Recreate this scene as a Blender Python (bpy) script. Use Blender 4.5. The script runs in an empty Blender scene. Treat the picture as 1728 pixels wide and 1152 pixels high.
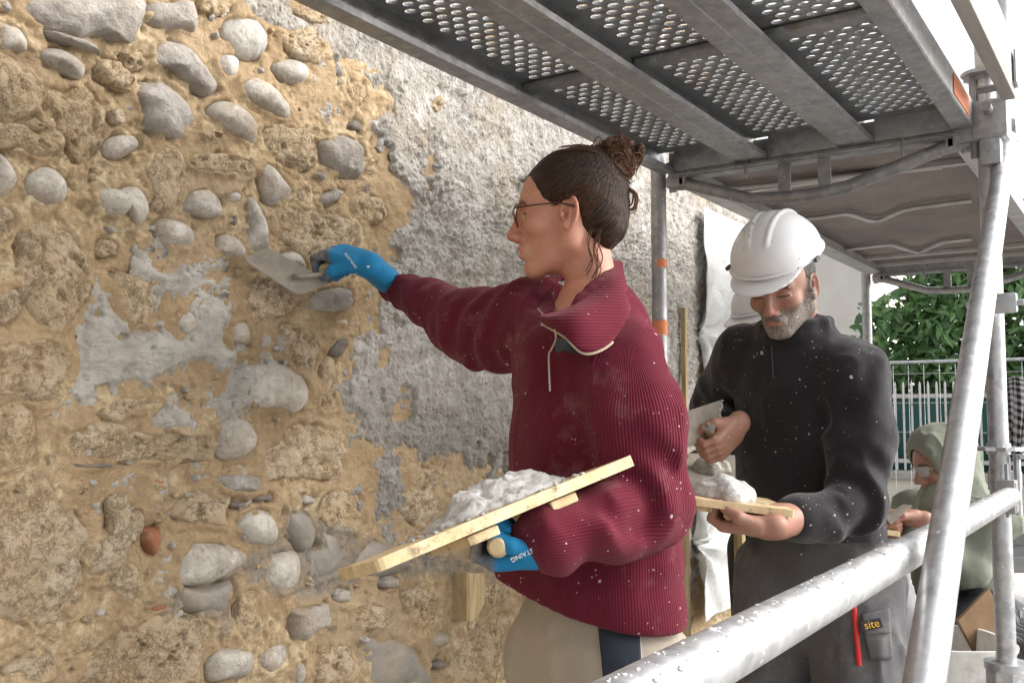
import bpy, bmesh, math, random
import numpy as np
from mathutils import Vector, Matrix
random.seed(7)
SC = bpy.context.scene
COL = SC.collection
# ------------------------------------------------------------------ camera
FPX = 1640.0                       # focal length in pixels of the 1728 px wide photograph
YAW, PITCH = math.radians(33.73), math.radians(4.21)
CAM = np.array([0.0, 0.0, 1.25])
cF = np.array([math.cos(YAW)*math.cos(PITCH), math.sin(YAW)*math.cos(PITCH), math.sin(PITCH)])
cR = np.array([math.sin(YAW), -math.cos(YAW), 0.0])
cU = np.cross(cR, cF)
cd = bpy.data.cameras.new('camera'); cam = bpy.data.objects.new('camera', cd); COL.objects.link(cam)
cd.sensor_width = 36.0; cd.lens = FPX/1728*36.0; cd.clip_start = 0.02; cd.clip_end = 500
cam.matrix_world = Matrix([[cR[0], cU[0], -cF[0], CAM[0]], [cR[1], cU[1], -cF[1], CAM[1]],
                           [cR[2], cU[2], -cF[2], CAM[2]], [0, 0, 0, 1]])
SC.camera = cam
# ------------------------------------------------------------------ sky, sun, exposure
world = bpy.data.worlds.new('World'); SC.world = world; world.use_nodes = True
wn = world.node_tree; wn.nodes.clear()
sky = wn.nodes.new('ShaderNodeTexSky'); sky.sky_type = 'NISHITA'; sky.sun_disc = False
SUN_EL, SUN_AZ = math.radians(34), math.radians(-58)       # azimuth measured from +X towards +Y
sky.sun_elevation = SUN_EL; sky.sun_rotation = math.pi/2 - SUN_AZ
sky.air_density = 1.0; sky.dust_density = 4.0; sky.ozone_density = 1.0
hs = wn.nodes.new('ShaderNodeHueSaturation'); hs.inputs['Saturation'].default_value = 0.22
bg = wn.nodes.new('ShaderNodeBackground'); bg.inputs['Strength'].default_value = 0.15
wo = wn.nodes.new('ShaderNodeOutputWorld')
wn.links.new(sky.outputs[0], hs.inputs['Color']); wn.links.new(hs.outputs[0], bg.inputs['Color'])
wn.links.new(bg.outputs[0], wo.inputs['Surface'])
sl = bpy.data.lights.new('sun', 'SUN'); sl.energy = 0.8; sl.angle = math.radians(75); sl.color = (1.0, 0.965, 0.92)
so = bpy.data.objects.new('sun', sl); COL.objects.link(so)
sd = Vector((math.cos(SUN_EL)*math.cos(SUN_AZ), math.cos(SUN_EL)*math.sin(SUN_AZ), math.sin(SUN_EL)))
so.rotation_euler = sd.to_track_quat('Z', 'Y').to_euler(); so.location = (0, -3, 6)
SC.view_settings.view_transform = 'Standard'; SC.view_settings.look = 'None'
SC.view_settings.exposure = 1.3; SC.view_settings.gamma = 1.0
SC.view_settings.use_curve_mapping = False
SC.cycles.max_bounces = 8; SC.cycles.diffuse_bounces = 4
# ------------------------------------------------------------------ measuring helpers
def P(px, py, d):
    "a photograph pixel at a depth along the view axis, as a point of the place"
    return CAM + d*(cF + cR*(px-864)/FPX + cU*(576-py)/FPX)
def onY(px, py, Y):
    r = cF + cR*(px-864)/FPX + cU*(576-py)/FPX
    return CAM + (Y-CAM[1])/r[1]*r
def onX(px, py, X):
    r = cF + cR*(px-864)/FPX + cU*(576-py)/FPX
    return CAM + (X-CAM[0])/r[0]*r
def onZ(px, py, Z):
    r = cF + cR*(px-864)/FPX + cU*(576-py)/FPX
    return CAM + (Z-CAM[2])/r[2]*r
def px2m(px, d): return px*d/FPX
# ------------------------------------------------------------------ object helpers
def link(o, parent=None):
    COL.objects.link(o)
    if parent is not None: o.parent = parent
    return o
def mesh_obj(name, verts, faces, mat=None, parent=None, smooth=True, origin=None, attrs=None):
    """one mesh object; verts are world coordinates, the origin is moved to `origin`.  A parent is an
    unrotated thing, so its location is simply subtracted."""
    v = np.asarray(verts, dtype=np.float32).reshape(-1, 3)
    po = np.zeros(3)
    q = parent
    while q is not None:
        po = po + np.array(q.location); q = q.parent
    org = np.array(origin, dtype=float) if origin is not None else po
    me = bpy.data.meshes.new(name)
    if isinstance(faces, np.ndarray):
        nf, k = faces.shape
        me.vertices.add(len(v)); me.vertices.foreach_set('co', (v-org).astype(np.float32).ravel())
        me.loops.add(nf*k); me.loops.foreach_set('vertex_index', faces.astype(np.int32).ravel())
        me.polygons.add(nf); me.polygons.foreach_set('loop_start', np.arange(0, nf*k, k, dtype=np.int32))
        me.update(calc_edges=True); me.validate()
    else:
        me.from_pydata((v-org).tolist(), [], faces)
    if smooth: me.polygons.foreach_set('use_smooth', [True]*len(me.polygons))
    if attrs:
        for k_, a in attrs.items():
            a = np.asarray(a, dtype=np.float32)
            if a.ndim == 1:
                at = me.attributes.new(k_, 'FLOAT', 'POINT'); at.data.foreach_set('value', a)
            else:
                at = me.attributes.new(k_, 'FLOAT_COLOR', 'POINT')
                if a.shape[1] == 3: a = np.concatenate([a, np.ones((len(a), 1), np.float32)], 1)
                at.data.foreach_set('color', a.ravel())
    if mat: me.materials.append(mat)
    o = bpy.data.objects.new(name, me); link(o, parent)
    o.location = org - po
    return o
def empty(name, loc=(0, 0, 0)):
    o = bpy.data.objects.new(name, None); link(o); o.location = tuple(loc); o.empty_display_size = .1
    return o
def tag(o, label=None, cat=None, group=None, kind=None):
    if label: o['label'] = label
    if cat: o['category'] = cat
    if group: o['group'] = group
    if kind: o['kind'] = kind
    return o
class MB:
    "collects shapes in world coordinates and links them as one mesh object"
    def __init__(s): s.v = []; s.f = []
    def add(s, verts, faces):
        b = len(s.v); s.v += [tuple(map(float, p)) for p in verts]; s.f += [tuple(i+b for i in f) for f in faces]; return s
    def box(s, c, size, ax=None, bev=0.0):
        "box of `size` about c, with axes ax (3 unit vectors); bev chamfers the corners"
        c = np.array(c, float); h = np.array(size, float)/2
        A = np.eye(3) if ax is None else np.array(ax, float)
        bm = bmesh.new(); bmesh.ops.create_cube(bm, size=2.0)
        for vv in bm.verts: vv.co = Vector((vv.co.x*h[0], vv.co.y*h[1], vv.co.z*h[2]))
        if bev > 0: bmesh.ops.bevel(bm, geom=list(bm.edges), offset=bev, segments=2, profile=.6, affect='EDGES')
        bm.verts.index_update()
        s.add([c + A.T @ np.array(vv.co) for vv in bm.verts], [[vv.index for vv in f.verts] for f in bm.faces]); bm.free(); return s
    def tube(s, pts, r, n=12, caps=True, closed=False, hollow=False):
        "tube along points; r a number or one per point"
        pts = [np.array(p, float) for p in pts]; m = len(pts)
        rr = r if hasattr(r, '__len__') else [r]*m
        prev = None; rings = []
        for i in range(m):
            if closed: t = pts[(i+1) % m]-pts[i-1]
            else: t = pts[min(i+1, m-1)]-pts[max(i-1, 0)]
            t = t/(np.linalg.norm(t)+1e-12)
            if prev is None:
                a = np.array([0, 0, 1.0]) if abs(t[2]) < .9 else np.array([1.0, 0, 0])
            else: a = prev
            u = a-t*(a@t); u /= np.linalg.norm(u)+1e-12; w = np.cross(t, u); prev = u
            rings.append([pts[i]+rr[i]*(math.cos(2*math.pi*k/n)*u+math.sin(2*math.pi*k/n)*w) for k in range(n)])
        v = [p for R_ in rings for p in R_]; f = []
        for i in range(m if closed else m-1):
            a, b = i*n, ((i+1) % m)*n
            f += [(a+k, a+(k+1) % n, b+(k+1) % n, b+k) for k in range(n)]
        if caps and not closed:
            f.append(tuple(range(n-1, -1, -1))); f.append(tuple((m-1)*n+k for k in range(n)))
        return s.add(v, f)
    def prism(s, poly, d0, d1):
        "polygon (3-D points) extruded from offset vector d0 to d1"
        poly = [np.array(p, float) for p in poly]; n = len(poly)
        v = [p+np.array(d0) for p in poly]+[p+np.array(d1) for p in poly]
        f = [tuple(range(n-1, -1, -1)), tuple(range(n, 2*n))]+[(i, (i+1) % n, n+(i+1) % n, n+i) for i in range(n)]
        return s.add(v, f)
    def build(s, name, mat, parent=None, smooth=False, origin=None):
        o = mesh_obj(name, s.v, s.f, mat, parent, smooth, origin)
        bm = bmesh.new(); bm.from_mesh(o.data); bmesh.ops.recalc_face_normals(bm, faces=bm.faces); bm.to_mesh(o.data); bm.free()
        if smooth: o.data.set_sharp_from_angle(angle=math.radians(40))
        return o
# ------------------------------------------------------------------ noise on numpy arrays
def _hash(ix, iy, iz, seed):
    h = (ix.astype(np.uint32)*np.uint32(374761393)) ^ (iy.astype(np.uint32)*np.uint32(668265263)) ^ (iz.astype(np.uint32)*np.uint32(2147483647-58)) ^ np.uint32((seed*974711) & 0xffffffff)
    h = (h ^ (h >> np.uint32(13)))*np.uint32(1274126177); h ^= h >> np.uint32(16); h = h*np.uint32(2246822519); h ^= h >> np.uint32(15)
    return (h & np.uint32(0xffffff)).astype(np.float32)/np.float32(0xffffff)
def vnoise2(x, y, seed=0):
    xf, yf = np.floor(x), np.floor(y); ix, iy = xf.astype(np.int64), yf.astype(np.int64)
    u, v = (x-xf).astype(np.float32), (y-yf).astype(np.float32)
    u = u*u*u*(u*(u*6-15)+10); v = v*v*v*(v*(v*6-15)+10); z = np.zeros_like(ix)
    a, b = _hash(ix, iy, z, seed), _hash(ix+1, iy, z, seed); c, d = _hash(ix, iy+1, z, seed), _hash(ix+1, iy+1, z, seed)
    return ((a+(b-a)*u)*(1-v)+(c+(d-c)*u)*v)*2-1
def fbm2(x, y, octv=4, seed=0, gain=.5, lac=2.03):
    t = 0; a = 1.0; n = 0
    for o in range(octv):
        t = t+a*vnoise2(x+o*17.3, y+o*9.1, seed+o); n += a; a *= gain; x = x*lac; y = y*lac
    return t/n
def vnoise3(x, y, z, seed=0):
    xf, yf, zf = np.floor(x), np.floor(y), np.floor(z)
    ix, iy, iz = xf.astype(np.int64), yf.astype(np.int64), zf.astype(np.int64)
    u, v, w = (x-xf).astype(np.float32), (y-yf).astype(np.float32), (z-zf).astype(np.float32)
    u = u*u*(3-2*u); v = v*v*(3-2*v); w = w*w*(3-2*w)
    def L(k):
        a, b = _hash(ix, iy, iz+k, seed), _hash(ix+1, iy, iz+k, seed); c, d = _hash(ix, iy+1, iz+k, seed), _hash(ix+1, iy+1, iz+k, seed)
        return (a+(b-a)*u)*(1-v)+(c+(d-c)*u)*v
    return (L(0)*(1-w)+L(1)*w)*2-1
def fbm3(p, scale, octv=3, seed=0, gain=.5):
    t = 0; a = 1.0; n = 0; s = scale
    for o in range(octv):
        t = t+a*vnoise3(p[:, 0]*s+o*3.7, p[:, 1]*s+o*5.1, p[:, 2]*s+o*1.9, seed+o); n += a; a *= gain; s *= 2.03
    return t/n
def sstep(a, b, x):
    t = np.clip((x-a)/(b-a), 0, 1); return t*t*(3-2*t)
# ------------------------------------------------------------------ material helpers
class NT:
    "short-hand for building a node material"
    def __init__(s, name):
        s.m = bpy.data.materials.new(name); s.m.use_nodes = True; s.t = s.m.node_tree; s.t.nodes.clear()
        s.out = s.t.nodes.new('ShaderNodeOutputMaterial'); s.pos = None
    def n(s, typ, **kw):
        nd = s.t.nodes.new(typ)
        for k, v in kw.items(): setattr(nd, k, v)
        return nd
    def set(s, sock, v):
        if v is None: return
        if hasattr(v, 'is_output'): s.t.links.new(v, sock)
        elif hasattr(sock.default_value, '__len__') and not hasattr(v, '__len__'): sock.default_value = [v]*len(sock.default_value)
        elif hasattr(v, '__len__') and len(v) == 3 and len(sock.default_value) == 4: sock.default_value = (*v, 1)
        else: sock.default_value = v
    def P(s):
        if s.pos is None: s.pos = s.n('ShaderNodeNewGeometry').outputs['Position']
        return s.pos
    def obj(s): return s.n('ShaderNodeTexCoord').outputs['Object']
    def rnd(s): return s.n('ShaderNodeObjectInfo').outputs['Random']
    def attr(s, name, col=False):
        a = s.n('ShaderNodeAttribute', attribute_name=name); return a.outputs['Color' if col else 'Fac']
    def scale(s, vec, xyz):
        m = s.n('ShaderNodeMapping'); s.set(m.inputs['Vector'], vec); m.inputs['Scale'].default_value = xyz; return m.outputs[0]
    def noise(s, sc, det=4, rough=.55, vec=None, dist=0.0):
        nd = s.n('ShaderNodeTexNoise'); s.set(nd.inputs['Vector'], vec if vec is not None else s.P())
        nd.inputs['Scale'].default_value = sc; nd.inputs['Detail'].default_value = det; nd.inputs['Roughness'].default_value = rough
        nd.inputs['Distortion'].default_value = dist; return nd.outputs['Fac']
    def vor(s, sc, vec=None, feature='F1', out='Distance', rand=1.0):
        nd = s.n('ShaderNodeTexVoronoi', feature=feature); s.set(nd.inputs['Vector'], vec if vec is not None else s.P())
        nd.inputs['Scale'].default_value = sc; nd.inputs['Randomness'].default_value = rand; return nd.outputs[out]
    def ramp(s, fac, stops):
        r = s.n('ShaderNodeValToRGB'); s.set(r.inputs[0], fac); e = r.color_ramp.elements
        while len(e) < len(stops): e.new(.5)
        for el, (p, c) in zip(e, stops):
            el.position = p; el.color = (*c, 1) if hasattr(c, '__len__') else (c, c, c, 1)
        return r.outputs[0]
    def mix(s, fac, a, b, mode='MIX'):
        m = s.n('ShaderNodeMix', data_type='RGBA', blend_type=mode)
        s.set(m.inputs[0], fac); s.set(m.inputs[6], a); s.set(m.inputs[7], b); return m.outputs[2]
    def math(s, op, a, b=None, c=None):
        m = s.n('ShaderNodeMath', operation=op); s.set(m.inputs[0], a)
        if b is not None: s.set(m.inputs[1], b)
        if c is not None: s.set(m.inputs[2], c)
        return m.outputs[0]
    def bump(s, h, strength=.5, dist=.01, nrm=None):
        b = s.n('ShaderNodeBump'); s.set(b.inputs['Height'], h); b.inputs['Strength'].default_value = strength
        b.inputs['Distance'].default_value = dist
        if nrm is not None: s.t.links.new(nrm, b.inputs['Normal'])
        return b.outputs[0]
    def bsdf(s, color, rough=.8, metal=0.0, nrm=None, spec=.5, **kw):
        b = s.n('ShaderNodeBsdfPrincipled'); s.set(b.inputs['Base Color'], color); s.set(b.inputs['Roughness'], rough)
        s.set(b.inputs['Metallic'], metal); b.inputs['Specular IOR Level'].default_value = spec
        if nrm is not None: s.t.links.new(nrm, b.inputs['Normal'])
        for k, v in kw.items(): s.set(b.inputs[k.replace('_', ' ')], v)
        s.t.links.new(b.outputs[0], s.out.inputs[0]); return s.m
def specks(t, sc, size, col_a, col_b, seed=0.0, keep=.5):
    "small irregular splashes: returns colour mixed towards col_b and the mask"
    v = t.n('ShaderNodeTexVoronoi'); nz = t.n('ShaderNodeTexNoise'); nz.inputs['Scale'].default_value = sc*1.3
    vec = t.n('ShaderNodeVectorMath', operation='MULTIPLY_ADD')
    t.t.links.new(nz.outputs['Color'], vec.inputs[0]); vec.inputs[1].default_value = (.55/sc,)*3
    add = t.n('ShaderNodeVectorMath', operation='ADD'); t.t.links.new(t.P(), add.inputs[0]); add.inputs[1].default_value = (seed,)*3
    t.t.links.new(add.outputs[0], nz.inputs['Vector']); t.t.links.new(add.outputs[0], vec.inputs[2])
    t.t.links.new(vec.outputs[0], v.inputs['Vector']); v.inputs['Scale'].default_value = sc
    sep = t.n('ShaderNodeSeparateColor'); t.t.links.new(v.outputs['Color'], sep.inputs[0])
    thr = t.math('MULTIPLY', t.math('MULTIPLY', sep.outputs[0], sep.outputs[1]), size)
    near = t.math('LESS_THAN', v.outputs['Distance'], thr)
    cl = t.n('ShaderNodeTexNoise'); t.t.links.new(add.outputs[0], cl.inputs['Vector']); cl.inputs['Scale'].default_value = 7.0; cl.inputs['Detail'].default_value = 3
    k = t.math('LESS_THAN', sep.outputs[2], t.math('MULTIPLY', t.ramp(cl.outputs['Fac'], [(.40, .12), (.62, 1.0)]), keep*1.5))
    m = t.math('MULTIPLY', near, k)
    return t.mix(m, col_a, col_b), m
# ================================================================== the old stone wall
WY = 1.60                                      # face of the wall; its outside looks towards -Y
def wpt(px, py): 
    p = onY(px, py, WY); return p[0], p[2]
CROPS = {'A': (0, 0, 2.88), 'B': (0, 380, 2.88), 'C': (0, 752, 2.88), 'D': (560, 700, 2.548), 'E': (520, 0, 2.88), 'F': (0, 0, 1.0)}
def wpoly(key, pts):
    ox, oy, s = CROPS[key]
    return np.array([wpt(ox+x/s, oy+y/s) for x, y in pts])
# --- materials
def m_earth():
    t = NT('earth_mortar')
    c = t.ramp(t.noise(7, 7, .65), [(.30, (.34, .234, .128)), (.5, (.425, .305, .178)), (.68, (.50, .37, .23))])
    c = t.mix(t.ramp(t.noise(55, 7, .72), [(.52, 0.0), (.68, .6)]), c, (.27, .18, .095))
    c = t.mix(t.ramp(t.noise(2.3, 5, .65), [(.50, 0.0), (.68, .45)]), c, (.36, .29, .20))
    tf = t.attr('tuf'); ct = t.ramp(t.noise(24, 8, .7), [(.30, (.36, .24, .13)), (.46, (.52, .39, .23)), (.62, (.66, .54, .36))])
    c = t.mix(t.math('MULTIPLY', tf, t.ramp(t.noise(30, 6, .7), [(.42, 0.0), (.58, 1.0)])), c, ct)
    c = t.mix(t.ramp(t.noise(170, 4, .7), [(.60, 0.0), (.70, .6)]), c, (.50, .42, .31))
    g = t.attr('film'); c = t.mix(t.math('MULTIPLY', g, t.ramp(t.noise(20, 6, .7), [(.35, .35), (.6, .95)])), c, t.ramp(t.noise(30, 6, .6), [(.35, (.20, .175, .145)), (.65, (.30, .275, .245))]))
    n1 = t.bump(t.noise(40, 10, .70), .65, .016)
    n2 = t.bump(t.noise(16, 4, .55, t.scale(t.P(), (.35, 1, 1.5))), .6, .015, n1)
    n3 = t.bump(t.ramp(t.noise(110, 6, .75), [(.30, 0.0), (.52, 1.0)]), .55, .006, n2)
    return t.bsdf(c, .93, nrm=n3, spec=.22)
def m_tuff():
    t = NT('tuff_stone'); r = t.rnd()
    c = t.ramp(t.noise(11, 8, .68), [(.26, (.49, .34, .195)), (.42, (.63, .475, .30)), (.56, (.74, .595, .415)), (.74, (.83, .72, .575))])
    c = t.mix(t.ramp(t.noise(4, 4, .6), [(.54, 0.0), (.76, .45)]), c, (.56, .48, .36))
    c = t.mix(t.math('MULTIPLY', r, .30), c, (.60, .44, .25))
    pit = t.ramp(t.noise(75, 6, .7), [(.54, 0.0), (.66, 1.0)])
    pit2 = t.math('MULTIPLY', t.ramp(t.vor(120), [(.10, 1.0), (.30, 0.0)]), t.ramp(t.noise(14, 2), [(.45, 0.0), (.6, 1.0)]))
    c = t.mix(t.math('MULTIPLY', pit, .45), c, (.40, .275, .15))
    c = t.mix(t.math('MULTIPLY', pit2, .7), c, (.24, .155, .08))
    cr_ = t.ramp(t.noise(17, 9, .75), [(.44, 0.0), (.475, 1.0), (.51, 0.0)]); c = t.mix(t.math('MULTIPLY', cr_, .75), c, (.22, .14, .07))
    n1 = t.bump(t.noise(34, 10, .72), 1.0, .028)
    n2 = t.bump(t.math('ADD', t.math('ADD', pit, pit2), cr_), -.8, .009, n1)
    return t.bsdf(c, .95, nrm=n2, spec=.2)
def m_cobble():
    t = NT('river_cobble'); r = t.rnd()
    base = t.ramp(r, [(0, (.27, .235, .195)), (.3, (.37, .335, .285)), (.55, (.31, .285, .25)), (.8, (.43, .38, .31)), (1, (.33, .315, .295))])
    c = t.mix(t.ramp(t.noise(14, 8, .7), [(.42, 0.0), (.62, .85)]), base, (.57, .53, .47))
    c = t.mix(t.ramp(t.noise(8, 5, .7), [(.50, 0.0), (.68, .75)]), c, (.33, .245, .155))
    c = t.mix(t.ramp(t.noise(90, 7, .75), [(.53, 0.0), (.66, .65)]), c, (.15, .135, .12))
    c = t.mix(t.ramp(t.noise(35, 6, .7), [(.58, 0.0), (.66, .7)]), c, (.62, .59, .54))
    n1 = t.bump(t.noise(60, 9, .68), .5, .008)
    n1 = t.bump(t.noise(12, 4, .55), .45, .025, n1)
    return t.bsdf(c, t.ramp(t.noise(25, 3), [(.3, .40), (.7, .75)]), nrm=n1, spec=.38)
def m_rubble():
    t = NT('pale_rubble'); r = t.rnd()
    c = t.ramp(t.noise(13, 7, .65), [(.3, (.36, .315, .27)), (.48, (.54, .49, .435)), (.64, (.68, .635, .585)), (.8, (.58, .48, .36))])
    c = t.mix(t.math('MULTIPLY', r, .3), c, (.50, .44, .37))
    c = t.mix(t.ramp(t.noise(65, 6, .7), [(.58, 0.0), (.69, .7)]), c, (.20, .18, .16))
    c = t.mix(t.ramp(t.noise(6, 3), [(.55, 0.0), (.7, .6)]), c, (.42, .31, .19))
    n1 = t.bump(t.noise(24, 10, .72), 1.0, .03)
    return t.bsdf(c, .85, nrm=n1, spec=.3)
def m_dark():
    t = NT('dark_schist')
    c = t.ramp(t.noise(18, 6, .6), [(.35, (.10, .085, .07)), (.6, (.20, .175, .15)), (.75, (.30, .25, .2))])
    return t.bsdf(c, .8, nrm=t.bump(t.noise(40, 8, .6), .6, .01), spec=.3)
def m_damp():
    t = NT('mortar_smeared_stone')
    c = t.ramp(t.noise(10, 7, .62), [(.35, (.19, .165, .135)), (.55, (.26, .235, .205)), (.72, (.34, .315, .29))])
    c = t.mix(t.ramp(t.noise(5, 3), [(.52, 0.0), (.66, .6)]), c, (.33, .25, .155))
    return t.bsdf(c, .6, nrm=t.bump(t.noise(40, 8, .6), .4, .008), spec=.4)
def m_brick():
    t = NT('old_red_brick')
    c = t.ramp(t.noise(30, 6, .6), [(.35, (.24, .095, .05)), (.55, (.32, .14, .08)), (.7, (.40, .26, .16))])
    return t.bsdf(c, .9, nrm=t.bump(t.noise(80, 6, .6), .4, .006), spec=.2)
def m_fresh():
    t = NT('fresh_lime_mortar')
    c = t.ramp(t.noise(14, 7, .62), [(.35, (.34, .31, .265)), (.52, (.45, .42, .37)), (.68, (.54, .505, .455))])
    c = t.mix(t.ramp(t.noise(5, 4), [(.55, 0.0), (.68, .5)]), c, (.36, .31, .235))
    c = t.mix(t.math('LESS_THAN', t.vor(140), .10), c, (.20, .185, .165))
    n1 = t.bump(t.noise(24, 8, .68, t.scale(t.P(), (.5, 1, 2.0))), .8, .014)
    n2 = t.bump(t.noise(130, 7, .72), .7, .006, n1)
    c = t.mix(t.ramp(t.noise(48, 7, .74), [(.56, 0.0), (.65, .75)]), c, (.23, .205, .175))
    return t.bsdf(c, .72, nrm=n2, spec=.35)
def m_render():
    t = NT('old_roughcast_render')
    c = t.ramp(t.noise(26, 8, .68), [(.30, (.27, .24, .205)), (.44, (.40, .37, .33)), (.56, (.52, .49, .455)), (.75, (.63, .605, .575))])
    c = t.mix(t.ramp(t.noise(130, 5, .65), [(.55, 0.0), (.66, .7)]), c, (.24, .205, .17))
    c = t.mix(t.ramp(t.noise(4.2, 5, .62), [(.53, 0.0), (.68, .8)]), c, (.34, .275, .195))
    c = t.mix(t.attr('greyish'), c, t.ramp(t.noise(22, 7, .65), [(.35, (.26, .235, .205)), (.55, (.36, .335, .30)), (.7, (.44, .415, .38))]))
    n1 = t.bump(t.noise(40, 8, .66), .9, .02)
    n2 = t.bump(t.ramp(t.vor(75), [(0, 1.0), (.5, 0.0)]), .5, .008, n1)
    return t.bsdf(c, .9, nrm=n2, spec=.25)
M_EARTH, M_TUFF, M_COB, M_RUB, M_DARK, M_DAMP, M_BRICK, M_FRESH, M_REND = m_earth(), m_tuff(), m_cobble(), m_rubble(), m_dark(), m_damp(), m_brick(), m_fresh(), m_render()
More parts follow.
